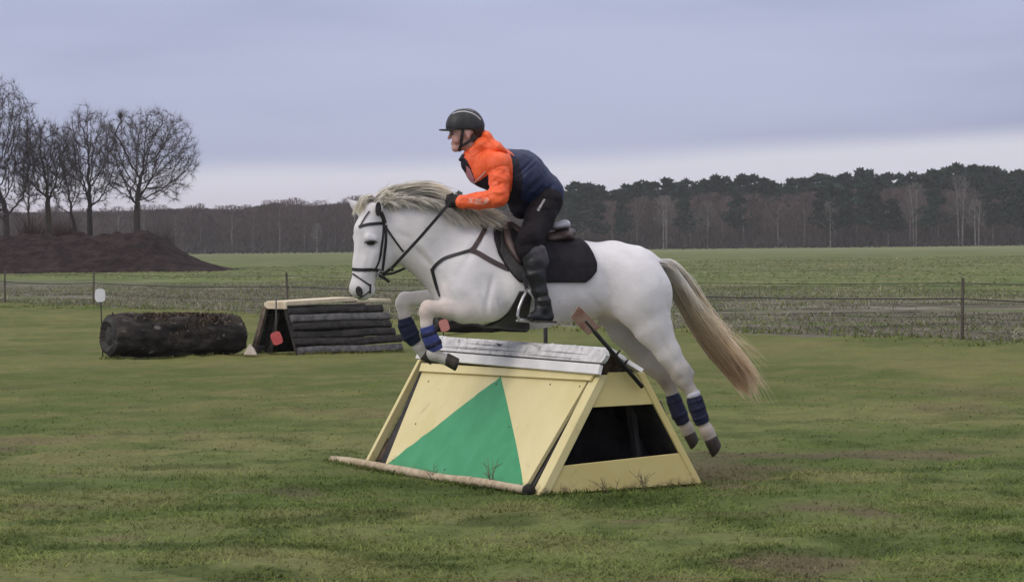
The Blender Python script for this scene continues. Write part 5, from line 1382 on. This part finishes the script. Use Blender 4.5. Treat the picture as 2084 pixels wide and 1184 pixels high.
# breastplate
bpt = thing('breastplate', 'dark leather breastplate straps across the shoulder of the white horse', 'breastplate', base_under(940, 17.8))
hm_ = (OH, NH)
belt('chest_strap', [(880, 549), (887, 538), (901, 527), (918, 521), (930, 518), (946, 513), (962, 508)], .021, LTH, bpt, hm_)
belt('shoulder_strap', [(962, 509), (970, 496), (978, 484), (985, 470), (990, 459)], .030, BRL, bpt, hm_)
belt('girth_strap', [(956, 508), (975, 516), (996, 529), (1015, 539), (1036, 548)], .034, BRL, bpt, hm_)
belt('chest_strap', [(879, 546), (882, 558), (887, 576), (893, 594), (896, 602)], .021, LTH, bpt)
belt('pommel_strap', [(979, 461), (992, 456), (1008, 452), (1022, 449)], .016, LTH, bpt)
# saddle pad wrapped round the back
MLOC = np.array([[math.cos(PSI), math.sin(PSI), 0], [-math.sin(PSI), math.cos(PSI), 0], [0, 0, 1.0]])
def loc(P): return MLOC @ (np.asarray(P) - OH)
def wor(l): return OH + MLOC.T @ np.asarray(l)
_prof = {}
def profile(x, side=1):
    key = (round(x, 4), side)
    if key in _prof: return _prof[key]
    zc = loc(H(1080, 585))[2]; pts = []
    for ph in np.linspace(90, -72, 40):
        d = np.array([0, -side * math.cos(R(ph)), math.sin(R(ph))]); o0 = np.array([x, 0, zc]) + d * .9
        h = BVH_H.ray_cast(Vector(wor(o0)), Vector(MLOC.T @ -d))
        if h[0] is not None: pts.append(np.concatenate([loc(h[0]), MLOC @ np.array(h[1])]))
    _prof[key] = np.array(pts); return _prof[key]
def side_pt(x, py_z, side=1):
    p = profile(x, side); z = p[:, 2]; i = int(np.argmax(z <= py_z)) if (z <= py_z).any() else len(z) - 1
    i = max(i, 1); t = np.clip((z[i - 1] - py_z) / max(z[i - 1] - z[i], 1e-5), 0, 1); q = p[i - 1] * (1 - t) + p[i] * t
    return wor(q[:3]), MLOC.T @ nrm(q[3:])
def lx_of(px, py=530): return loc(H(px, py))[0]
def lz_of(px, py): return loc(H(px, py))[2]
def wrap_panel(name, rows, m_, parent, off, thick, nu=30, side=1, over=False, m2=None):
    """rows: list of (y pixel, xl pixel, xr pixel) from top to bottom on the near side"""
    V = []; F = []; rr = np.array(rows, float); nv = max(14, len(rows) * 4); vs_ = np.linspace(0, 1, nv); src = np.linspace(0, 1, len(rows))
    sides = [1, -1] if over else [side]; grid = []
    if over: seq = [(1, v) for v in reversed(vs_)] + [(-1, v) for v in vs_[1:]]
    else: seq = [(side, v) for v in vs_]
    for s, v in seq:
        y, xl, xr = (np.interp(v, src, rr[:, c]) for c in range(3)); line = []
        for u in np.linspace(0, 1, nu):
            px = xl + (xr - xl) * u; x = lx_of(px, y)
            if over and v < 1e-6:
                q = profile(x, 1)[0]; P, N = wor(q[:3]), UPZ
            else:
                p0 = profile(x, s); ztop = p0[0, 2]; zt = lz_of(px, y)
                zt = ztop + (zt - lz_of(px, rr[0, 0])) * (ztop - lz_of(px, rr[-1, 0])) / max(lz_of(px, rr[0, 0]) - lz_of(px, rr[-1, 0]), 1e-4) if over else zt
                P, N = side_pt(x, zt, s)
            line.append(P + N * off)
        grid.append(line)
    G = np.array(grid); a, b, _ = G.shape
    for _ in range(2): G[1:-1, 1:-1] = .5 * G[1:-1, 1:-1] + .125 * (G[:-2, 1:-1] + G[2:, 1:-1] + G[1:-1, :-2] + G[1:-1, 2:])
    idx = np.arange(a * b).reshape(a, b)
    F = np.stack([idx[:-1, :-1], idx[:-1, 1:], idx[1:, 1:], idx[1:, :-1]], -1).reshape(-1, 4)
    if over or side == 1: 
        c = G[a // 4, b // 2]; n0 = np.cross(G[a // 4, b // 2 + 1] - c, G[a // 4 + 1, b // 2] - c)
        if n0 @ NH < 0: F = F[:, ::-1].copy()
    o = put(name, G.reshape(-1, 3), F, m_, parent, smooth=True)
    sm = o.modifiers.new('Solidify', 'SOLIDIFY'); sm.thickness = thick; sm.offset = 1.0
    return o
PADM = mat('black_pad_cloth', (.0095, .008, .0105), (.018, .0155, .019), rough=.9, scale=14, bump=.3, bscale=120, bdist=.003)
pad = wrap_panel('saddle_pad', [(492, 1010, 1178), (505, 1000, 1186), (520, 996, 1192), (538, 1002, 1197), (553, 1016, 1195), (566, 1030, 1184), (574, 1040, 1172)], PADM, None, .006, .014, over=True)
tag(pad, 'black square saddle pad with rounded rear corner under the brown saddle', 'saddle pad')
sdl = thing('saddle', 'dark brown leather saddle with girth and steel stirrups under the rider', 'saddle', base_under(1085, 17.9))
wrap_panel('flap', [(470, 1012, 1075), (490, 1006, 1084), (515, 1004, 1090), (540, 1016, 1090), (560, 1030, 1086), (572, 1042, 1078)], LTH, sdl, .024, .010)
wrap_panel('flap', [(470, 1012, 1075), (490, 1006, 1084), (515, 1004, 1090), (540, 1016, 1090), (560, 1030, 1086), (572, 1042, 1078)], LTH, sdl, .024, .010, side=-1)
for s in (1, -1):
    kr = []
    for px, py in ((1026, 466), (1021, 482), (1024, 500), (1032, 518), (1040, 533), (1045, 542)):
        P, N = side_pt(lx_of(px, py), lz_of(px, py), s); kr.append(P + N * .045)
    tubes('knee_roll', kr, [.020, .027, .027, .024, .018, .011], BRL, sdl, 10)
sp = [C(H(1036, 461), H(1058, 478), 13, 13, 1.6, k=.03), C(H(1058, 478), H(1110, 487), 13, 12, 2.6, k=.03), C(H(1110, 487), H(1146, 479), 12, 12, 3.4, k=.03), C(H(1146, 480), H(1160, 474), 12, 10, 3.2, k=.03), C(H(1118, 488), H(1160, 487), 8, 7, 4.2, k=.02)]
v, q, _ = skin(sp, .008, PSI, it=3); put('seat', v, q, BRL, sdl)
v, q, _ = skin([C(H(1121, 462), H(1150, 455), 5.5, 8, 4.2, k=.02), C(H(1126, 463), H(1150, 461), 5, 6, 4.6, k=.02)], .007, PSI, it=3)
put('seat_cover', v, q, mat('silver_grey_cloth', (.36, .35, .40), (.58, .57, .62), rough=.8, scale=9, detail=5, stretch=(.5, 1, 2), bump=.3), sdl)
# girth under the belly
def girth():
    zc = loc(H(1080, 585))[2]; rows = []
    for ph in np.linspace(-4, -176, 44):
        y = 585 + 82 * abs(math.sin(R(ph)))
        yy = np.interp(y, [560, 587, 600, 640, 655, 667], [0, 1, 2, 3, 4, 5]); xl = np.interp(yy, range(6), [1035, 1041, 1036, 1022, 1003, 985]); xr = np.interp(yy, range(6), [1070, 1068, 1063, 1062, 1068, 1074])
        line = []
        for u in np.linspace(0, 1, 9):
            x = lx_of(xl + (xr - xl) * u, min(y, 660)); d = np.array([0, -math.cos(R(ph)), math.sin(R(ph))]); h = BVH_H.ray_cast(Vector(wor(np.array([x, 0, zc]) + d * .8)), Vector(MLOC.T @ -d))
            line.append(np.array(h[0]) + np.array(h[1]) * .007 if h[0] is not None else wor(np.array([x, 0, zc]) + d * .25))
        rows.append(line)
    G = np.array(rows); a, b, _ = G.shape
    for _ in range(2): G[1:-1] = .5 * G[1:-1] + .25 * (G[:-2] + G[2:])
    idx = np.arange(a * b).reshape(a, b); F = np.stack([idx[:-1, :-1], idx[1:, :-1], idx[1:, 1:], idx[:-1, 1:]], -1).reshape(-1, 4)
    o = put('girth', G.reshape(-1, 3), F, LTH, sdl, smooth=True); sm = o.modifiers.new('Solidify', 'SOLIDIFY'); sm.thickness = .014; sm.offset = 0
girth()
def stirrup(s):
    def q(x, y, w): return H(x, y, w * s) if s > 0 else H(x, y, w) - NH * 2 * w
    fr = [q(1073, 589, .345), q(1064, 606, .365), q(1056, 626, .38), q(1053, 642, .385), q(1057, 650, .385)]
    bk = [q(1073, 589, .345), q(1083, 602, .33), q(1091, 618, .315), q(1095, 636, .30), q(1096, 653, .295)]
    o = tubes('stirrup', fr + [q(1076, 652, .34)] + list(reversed(bk)), [.0095] * 5 + [.010] + [.0095] * 5, STEEL, sdl, 8)
    m = MB(); m.beam(q(1056, 651, .385), q(1097, 655, .295), .055, .012, XH); put('tread', np.array(m.v), m.f, STEEL, o, smooth=False)
    P0, N0 = side_pt(lx_of(1056, 530), lz_of(1056, 530), s); pts = [P0 + N0 * .05, q(1066, 562, .335), q(1073, 591, .345)]
    strip('stirrup_leather', [pts[0] + (pts[1] - pts[0]) * t for t in np.linspace(0, 1, 5)[:-1]] + [pts[1] + (pts[2] - pts[1]) * t for t in np.linspace(0, 1, 5)], [nrm(NH * s)] * 9, .026, LTH, sdl)
stirrup(1); stirrup(-1)
# ------------------------------------------------------------------ rider
rider = thing('person', 'rider in orange and navy jacket, black helmet and breeches, crouched forward over the horse neck', 'person', base_under(1060, 18.0))
SK, LIP = (.53, .325, .28), (.45, .22, .19)
def B(w, s): return w * s
rb = []
def rad_(*a, **k): rb.append(C(*a, **k))
# head and neck
rad_(H(945, 256), H(947, 260), 31, 31, .80, k=.02, col=SK)
rad_(H(936, 268), H(934, 296), 19.5, 12, .92, k=.015, col=SK)
rad_(H(926, 302), H(947, 292), 5.5, 9, 1.6, k=.02, col=SK)
rad_(H(925, 303), H(927, 304), 5, 5, 1.3, k=.012, col=SK)
rad_(H(917.5, 271), H(914, 281), 2.2, 3.6, 1.05, k=.008, col=(.50, .27, .22))
rad_(H(920, 267), H(920, 268), 4, 4, 3.0, k=.012, col=SK)
rad_(H(919.5, 290.5), H(920, 291), 2.1, 2.1, 2.2, k=.007, col=LIP)
rad_(H(920.5, 294.5), H(921, 295), 2.1, 2.1, 2.0, k=.007, col=LIP)
rad_(H(926, 281, .035), H(929, 286, .04), 7, 7, .8, k=.015, col=(.52, .29, .24)); rad_(H(926, 281, -.035), H(929, 286, -.04), 7, 7, .8, k=.015, col=(.52, .29, .24))
rad_(H(953, 285), H(976, 320), 17, 19, 1.0, k=.02, col=SK)
for s in (1, -1): rad_(H(954, 270, .073 * s), H(953, 279, .072 * s), 6, 4, .5, k=.006, col=SK)
# trunk and limbs inside the clothes
rad_(H(985, 335), H(1045, 362), 34, 40, 1.25, k=.04, col=SK); rad_(H(1045, 362), H(1105, 402), 40, 34, 1.1, k=.04, col=SK)
for s in (1, -1):
    dx = 0 if s > 0 else -6
    rad_(H(1008, 333, .15 * s), H(1015, 385, .24 * s), 16, 14, k=.03, col=SK)
    rad_(H(1015, 398, .25 * s), H(945, 409, .185 * s), 13, 9, k=.02, col=SK)
    rad_(H(945, 409, .185 * s), H(922, 410, .165 * s), 9, 8, .8, k=.015, col=SK)
    for i in range(4): rad_(H(922, 404 + 4 * i, .165 * s), H(911, 404 + 4 * i, .15 * s), 3, 2.6, k=.004, col=SK)
    rad_(H(926, 404, .15 * s), H(914, 399, .135 * s), 3.2, 2.8, k=.006, col=SK)
    rad_(H(1108, 412, .09 * s), H(1078, 492, .28 * s), 26, 20, k=.03, col=SK)
    rad_(H(1078, 500, .29 * s), H(1100, 605, .33 * s), 17, 10, k=.02, col=SK)
    rad_(H(1104, 622, .335 * s), H(1090, 645, .36 * s), 9, 7, k=.02, col=SK)
v, q, c = skin(rb, .0062, PSI, it=3, pad=.06)
SKIN = mat('face_skin', (.95, .95, .95), (1.05, 1.02, 1.0), rough=.55, scale=25, attr=True, spec=.3)
put('body', v, q, SKIN, rider, col=c, smooth=True)
BVH_B = BVHTree.FromPolygons([Vector(x) for x in v], [tuple(int(i) for i in f) for f in q])
for s in (1, -1):
    p = H(919.5, 273.5, .030 * s); vv, ff = ellip(p, (XH, UPZ, NH), (.008, .0055, .012)); put('eye', vv, ff, mat('person_eye', (.03, .022, .018), (.05, .04, .03), rough=.2), rider)
    m = MB(); m.tube([H(916.5, 269.3, .018 * s), H(918, 268.2, .032 * s), H(922, 269, .045 * s)], .0028, 5); m.build('eyebrow', mat('brown_hair', (.05, .032, .022), (.09, .06, .04), rough=.7, scale=60), rider, smooth=True)
v, q, _ = skin([C(H(962, 282), H(970, 300), 17, 12, 1.2, k=.02), C(H(950, 264), H(962, 276), 25, 18, 1.0, k=.02)], .007, PSI, it=3)
put('hair', v, q, MATS['brown_hair'], rider)

# jacket
OR, NV, DKN, PNK = (.90, .125, .030), (.020, .032, .095), (.010, .010, .022), (.62, .30, .33)
jp = [C(H(1100, 394), H(1056, 362), 46, 55, 1.05, k=.04), C(H(1056, 362), H(1000, 343), 55, 44, 1.25, k=.04), C(H(1084, 402), H(1062, 420), 40, 26, 1.15, k=.03),
      C(H(1000, 343), H(985, 350), 44, 30, 1.2, k=.03), C(H(1118, 392), H(1108, 398), 28, 30, 1.35, k=.03), C(H(972, 352), H(958, 336), 20, 18, 1.5, k=.03),
      C(H(962, 325), H(955, 326), 20, 17, 1.3, k=.02), C(H(988, 318), H(965, 318), 26, 20, 1.35, k=.03)]
for s in (1, -1): jp.append(C(H(1005, 338, .10 * s), H(1012, 336, .17 * s), 32, 27, 1.0, k=.03))
v, q, _ = skin(jp, .0062, PSI, it=3)
def wrinkle(V, amp, sc_, st=(1, 1, 1), seed=0.0):
    nn = np.zeros(len(V)); 
    L = (V - OH) @ MLOC.T
    for i, p in enumerate(L): nn[i] = mnoise.fractal(Vector((p[0] * sc_ * st[0] + seed, p[1] * sc_ * st[1], p[2] * sc_ * st[2])), .9, 2.1, 3)
    return nn * amp
def inpoly(P, poly):
    x, y = P[:, 0], P[:, 1]; ins = np.zeros(len(P), bool); n = len(poly)
    for i in range(n):
        (x0, y0), (x1, y1) = poly[i], poly[i - 1]
        c = ((y0 > y) != (y1 > y)) & (x < (x1 - x0) * (y - y0) / (y1 - y0 + 1e-9) + x0); ins ^= c
    return ins
v = v + vnorm(v, q) * wrinkle(v, .0065, 11, (1, 1, .6))[:, None]
v = folds(v, q, [(1052, 357, 1088, 322, -.011, 3.2), (1056, 364, 1094, 330, -.007, 3), (1088, 410, 1128, 374, -.014, 3.5), (1060, 390, 1105, 350, .007, 7), (1070, 400, 1118, 362, .006, 6), (1045, 345, 1062, 312, .006, 5), (1060, 420, 1092, 385, .007, 6)])
# the two cloths meet along traced seams, the same on both sides
fc = v[q].mean(1); rel = fc - OH; mid = fc - ((rel @ NH)[:, None]) * NH; P2 = project(mid)
po = [(980, 240), (1029, 296), (1037, 318), (1040, 345), (1046, 420), (1000, 440), (1000, 392), (990, 350), (962, 378), (956, 362), (944, 336), (938, 326), (944, 300)]
mi = np.zeros(len(q), int); mi[inpoly(P2, po)] = 1
dark = [(1030, 312), (1043, 325), (1049, 360), (1050, 425), (1028, 425), (1030, 360)]; mi[inpoly(P2, dark)] = 2  # darker strip beside the sleeve
front = [(930, 318), (943, 322), (953, 343), (966, 378), (956, 380), (940, 345)]; mi[inpoly(P2, front)] = 2
fr2 = [(944, 338), (951, 344), (963, 372), (957, 380), (948, 356)]; mi[inpoly(P2, fr2)] = 3
mi[inpoly(P2, [(988, 352), (962, 376), (955, 400), (1010, 430), (1075, 450), (1075, 415), (1030, 400), (1000, 396)])] = 2  # dark front below the arm; its lower part is painted shade
mi[inpoly(P2, [(1040, 418), (1085, 411), (1100, 440), (1040, 460), (1020, 440)])] = 2  # lower front darkened, shade put into the cloth colour
ORG_M = mat('orange_shell_cloth', (.78, .105, .028), (.90, .150, .045), rough=.5, scale=10, detail=5, spec=.35, bump=.25, bscale=24, bdist=.012, c3=(.92, .24, .10), scale3=7, lo3=.60, hi3=.78)
NAV_M = mat('navy_shell_cloth', (.012, .018, .055), (.022, .034, .095), rough=.55, scale=8, detail=6, spec=.35, bump=.25, bscale=24, bdist=.012)
DRK_M = mat('dark_cloth_and_shade', (.010, .009, .018), (.020, .016, .028), rough=.7, scale=10)
PNK_M = mat('pink_lining', (.45, .20, .23), (.55, .28, .31), rough=.6, scale=14)
jk = put('jacket', v, q, [NAV_M, ORG_M, DRK_M, PNK_M], rider, mi=mi)
BVH_J = BVHTree.FromPolygons([Vector(x) for x in v], [tuple(int(i) for i in f) for f in q])
# hood and collar
v, q, _ = skin([C(H(986, 276), H(1003, 302), 11, 13, 3.0, k=.03), C(H(1003, 302), H(1020, 312), 13, 11, 4.2, k=.03), C(H(976, 296), H(996, 312), 14, 15, 2.6, k=.02), C(H(960, 318), H(980, 306), 12, 13, 2.4, k=.02), C(H(955, 309), H(976, 292), 10, 12, 2.3, k=.02)], .0065, PSI, it=3)
v = v + vnorm(v, q) * wrinkle(v, .008, 14)[:, None]
put('hood', v, q, ORG_M, jk)
v, q, _ = skin([C(H(938, 325), H(944, 317), 4, 4.5, 3.6, k=.015), C(H(968, 302), H(979, 286), 6, 5, 4.4, k=.02)], .006, PSI, it=3)
put('collar', v, q, DRK_M, jk)
def highlight_faces(V, Q, poly, base):
    P = project(V[Q].mean(1)); m_ = np.full(len(Q), base); m_[inpoly(P, poly)] = 1; return m_
REFL = mat('pale_sleeve_highlight', (.82, .15, .06), (.86, .50, .42), rough=.4, scale=22, detail=6, lo=.38, hi=.60, spec=.5)  # forearm highlight painted as pale patches in the orange
for s in (1, -1):
    v, q, _ = skin([C(H(1012, 334, .16 * s), H(1017, 365, .22 * s), 25, 20.5, 1.0, k=.03), C(H(1017, 365, .22 * s), H(1015, 400, .265 * s), 20.5, 19, 1.0, k=.02),
                    C(H(1015, 402, .265 * s), H(975, 409, .225 * s), 19.5, 17, 1.0, k=.02), C(H(975, 409, .225 * s), H(941, 411, .195 * s), 17, 13.5, 1.0, k=.02)], .0062, PSI, it=3)
    v = v + vnorm(v, q) * wrinkle(v, .0075, 15, (1, 1, 1.3), 5.0 * s)[:, None]
    if s > 0: v = folds(v, q, [(1004, 356, 1030, 366, .007, 4), (1002, 366, 1026, 380, -.006, 3), (968, 404, 990, 396, .005, 4), (944, 400, 950, 422, -.005, 3), (1018, 340, 1034, 352, .005, 4), (996, 352, 1022, 345, -.008, 3), (998, 382, 1024, 372, -.009, 3), (1000, 392, 1028, 392, .009, 4), (990, 396, 1002, 420, -.008, 3), (1008, 330, 1030, 322, -.007, 3), (960, 398, 968, 420, -.006, 3)])
    mi = highlight_faces(v, q, [(954, 404), (972, 402), (993, 403), (996, 410), (985, 417), (966, 416), (953, 411)], 0) if s > 0 else np.zeros(len(q), int)
    sl = put('sleeve', v, q, [ORG_M, REFL], jk, mi=mi)
    m = MB(); a, b = H(943, 411, .197 * s), H(934, 411, .188 * s); m.tube([a, (a + b) / 2, b], [.041, .043, .038], 14); put('cuff', np.array(m.v), m.f, DRK_M, jk, smooth=True)
# piping along the seam, seen as a thin pale line
P, N = on_horse([(965, 372), (974, 363), (983, 355), (988, 349)], 3, .001, BVH_J)
if len(P) > 2: strip('piping', P, N, .006, mat('pale_piping', (.72, .60, .56), (.78, .68, .64), rough=.5, scale=30), jk, .003)
# gloves: five separate fingers closed on the rein
GLV = mat('black_glove', (.014, .012, .012), (.030, .026, .026), rough=.8, scale=30, bump=.3)
for s in (1, -1):
    g = [C(H(936, 410, 0.192 * s), H(928, 410, 0.176 * s), 10.5, 10, .8, k=.012), C(H(928, 410, 0.174 * s), H(921, 411, 0.165 * s), 10.5, 10, .62, k=.012)]
    for i in range(4):
        y = 402.5 + 5.6 * i; l = (0, 2, 1.5, -.5)[i]
        g.append(C(H(921, y, 0.168 * s), H(911.5 - l, y + .5, 0.162 * s), 3.6, 3.3, k=.005)); g.append(C(H(911.5 - l, y + .5, 0.162 * s), H(910 - l, y + 2, 0.135 * s), 3.3, 3.0, k=.004)); g.append(C(H(910 - l, y + 2, 0.135 * s), H(917, y + 2.5, 0.122 * s), 3.0, 2.6, k=.004))
    g += [C(H(929, 402, 0.160 * s), H(920, 397, 0.150 * s), 4.2, 3.8, k=.008), C(H(920, 397, 0.150 * s), H(911, 399, 0.142 * s), 3.8, 3.1, k=.005)]
    v, q, _ = skin(g, .0036, PSI, it=2, pad=.03); put('glove', v, q, GLV, rider)
# breeches
BRC = mat('dark_breeches', (.0085, .0065, .009), (.015, .012, .015), rough=.8, scale=12, detail=5, bump=.15, bscale=60, bdist=.004, spec=.2)
bp_ = [C(H(1114, 405), H(1110, 412), 31, 31, 1.35, k=.04)]
for s in (1, -1):
    bp_ += [C(H(1114, 410, .10 * s), H(1099, 442, .16 * s), 30.5, 29, 1.0, k=.03), C(H(1099, 442, .16 * s), H(1079, 490, .275 * s), 29, 27, .95, k=.03), C(H(1079, 490, .275 * s), H(1074, 508, .29 * s), 27, 22, .95, k=.02), C(H(1074, 508, .29 * s), H(1086, 535, .30 * s), 21, 18, .95, k=.02)]
v, q, _ = skin(bp_, .0065, PSI, it=3)
v = v + vnorm(v, q) * wrinkle(v, .006, 14, (1, 1, .7))[:, None]; v = folds(v, q, [(1098, 400, 1140, 412, -.006, 3), (1104, 420, 1128, 440, -.005, 3), (1058, 478, 1082, 482, -.005, 3), (1064, 455, 1090, 462, .004, 4), (1080, 505, 1108, 488, -.006, 3), (1062, 500, 1098, 492, -.006, 4), (1060, 488, 1085, 470, .005, 5), (1090, 430, 1140, 425, -.005, 4), (1075, 440, 1110, 415, .005, 5), (1056, 515, 1085, 512, .004, 3)])
put('breeches', v, q, BRC, rider)
BVH_R = BVHTree.FromPolygons([Vector(x) for x in v], [tuple(int(i) for i in f) for f in q])
mk_ = MB(); rl = np.random.default_rng(3)
for i in range(9):
    t = i / 8; c0, n0 = cast(1108 - 13 * t, 407 + 21 * t, BVH_R)
    if c0 is None: continue
    u = nrm(np.cross(n0, nrm(H(1095, 428) - H(1108, 407)))); dd = np.cross(u, n0); s_ = .006 + .003 * rl.random()
    mk_.prism([c0 + n0 * .001 - u * s_ - dd * .0028, c0 + n0 * .001 + u * s_ - dd * .0028 * rl.random(), c0 + n0 * .001 + u * s_ + dd * .0028, c0 + n0 * .001 - u * s_ + dd * .0028 * rl.random()], n0 * .0012)
put('hip_print', np.array(mk_.v), mk_.f, mat('white_print', (.66, .65, .66), (.74, .73, .74), rough=.6, scale=40), rider, smooth=False)
# boots
BOOT = mat('black_boot_leather', (.9, .9, .9), (1.1, 1.1, 1.1), rough=.45, scale=18, attr=True, spec=.45, bump=.15, bscale=30, bdist=.005)
BK, SU = (.009, .010, .012), (.065, .058, .066)
for s in (1, -1):
    W = lambda x, y, w: H(x, y, w * s)
    g = [C(W(1082, 520, .31), W(1089, 535, .312), 20.5, 22, .95, k=.02, col=BK), C(W(1089, 535, .312), W(1091, 560, .32), 22, 20, .95, k=.02, col=BK), C(W(1091, 560, .32), W(1100, 596, .33), 20, 14.5, .95, k=.02, col=BK),
         C(W(1097, 512, .315), W(1103, 534, .318), 15, 14, 1.0, k=.02, col=SU), C(W(1082, 506, .305), W(1083, 512, .305), 10, 12, 1.0, k=.02, col=SU),
         C(W(1100, 596, .33), W(1104, 614, .335), 14.5, 14.5, .95, k=.02, col=BK), C(W(1105, 617, .335), W(1117, 643, .335), 15, 11.5, .9, k=.02, col=BK), C(W(1104, 624, .335), W(1092, 642, .365), 13.5, 10, .9, k=.02, col=BK), C(W(1092, 643, .365), W(1080, 644, .395), 10, 7.5, 1.1, k=.015, col=BK), C(W(1112, 648, .335), W(1096, 649, .365), 8.5, 7, 1.2, k=.015, col=BK)]
    v, q, c = skin(g, .0062, PSI, it=3); v = folds(v, q, [(1088, 606, 1118, 600, -.006, 3), (1090, 614, 1120, 610, .005, 3), (1094, 622, 1122, 622, -.004, 3), (1070, 560, 1105, 552, .003, 4), (1098, 500, 1112, 540, -.004, 3)]); v = v + vnorm(v, q) * wrinkle(v, .0045, 16)[:, None]; bo = put('boot', v, q, BOOT, rider, col=c)
    m = MB(); m.beam(W(1127, 655, .33), W(1083, 653, .39), .075, .012, NH * s); put('sole', np.array(m.v), m.f, mat('boot_sole', (.045, .035, .032), (.075, .06, .055), rough=.8, scale=20), bo, smooth=False)
    if s > 0:
        BV = BVHTree.FromPolygons([Vector(x) for x in v], [tuple(int(i) for i in f) for f in q])
        for poly, wd_, mm in (([(1091, 618), (1104, 620), (1118, 619)], .014, LTH), ([(1119, 636), (1126, 634), (1129, 633)], .012, BRL)):
            P, N = on_horse(poly, 4, .001, BV)
            if len(P) > 1: strip('spur_strap', P, N, wd_, mm, bo, .004)
# helmet
HELM = mat('black_helmet', (.016, .016, .017), (.026, .026, .027), rough=.5, scale=30, spec=.4, bump=.1, bscale=200, bdist=.002)
HGR = mat('grey_helmet_highlight', (.085, .083, .088), (.12, .118, .125), rough=.35, scale=30, spec=.5)
xa, xb, xc = lx_of(955, 264), lx_of(972, 280), lx_of(985, 285); za, zb_, zc_ = lz_of(955, 265), lz_of(972, 282), lz_of(985, 284)
OL = MLOC @ OH
def cut(X, Y, Z, D, M):
    xl, zl = X - OL[0], Z - OL[2]; zr = np.interp(xl, [lx_of(905, 264), xa, xb, xc], [lz_of(905, 265), za, zb_, zc_])
    return np.maximum(D, (zr - zl))
v, q, _ = skin([C(H(942, 257), H(949, 257), 35, 36.5, .80, k=.02), C(H(958, 262), H(962, 276), 27, 22, 1.0, k=.02)], .0055, PSI, post=cut, it=3)
he = put('helmet', v, q, HELM, rider)
BVH_HE = BVHTree.FromPolygons([Vector(x) for x in v], [tuple(int(i) for i in f) for f in q])
m = MB(); xc0, zc0 = lx_of(921, 263), lz_of(921, 263); P = []
for a in np.linspace(-90, 90, 21):
    x = xc0 - (lx_of(921, 263) - lx_of(893.5, 263)) * math.cos(R(a)); y = .085 * math.sin(R(a)); P.append(wor((x, y, zc0 - .004 - .010 * math.cos(R(a)) ** 2 - .012 * abs(math.sin(R(a))) ** 2 + .006)))
m.prism(P, UPZ * .007); bv = put('peak', np.array(m.v), m.f, HELM, he, smooth=False); bevel(bv, .002)
P, N = on_horse([(921, 232), (932, 228), (946, 227), (960, 230), (970, 236), (978, 244)], 3, .0005, BVH_HE)
strip('stripe', P, N, .010, mat('silver_stripe', (.36, .36, .37), (.46, .46, .47), rough=.3, scale=30), he, .002)
P2_, N2_ = mirror(P, N, OH, NH, .0005, BVH_HE); strip('stripe', P2_, N2_, .010, MATS['silver_stripe'], he, .002)
P, N = on_horse([(928, 225), (940, 222.5), (952, 222.5), (964, 227)], 3, .0005, BVH_HE)
if len(P) > 2: strip('top_highlight', P, N, .022, HGR, he, .002)  # grey strip paints the gloss highlight on the helmet top
for s in (1, -1):
    pts = [H(942, 262, .074 * s), H(940, 280, .072 * s), H(938, 296, .058 * s), H(934, 308, .020 * s)]
    pts2 = [H(967, 280, .068 * s), H(952, 290, .070 * s), H(940, 297, .058 * s)]
    for pp_, w_ in ((pts, .020), (pts2, .018)):
        N = [nrm(NH * s - XH * .2)] * len(pp_); strip('chin_strap', pp_, N, w_, LTH, he, .004)
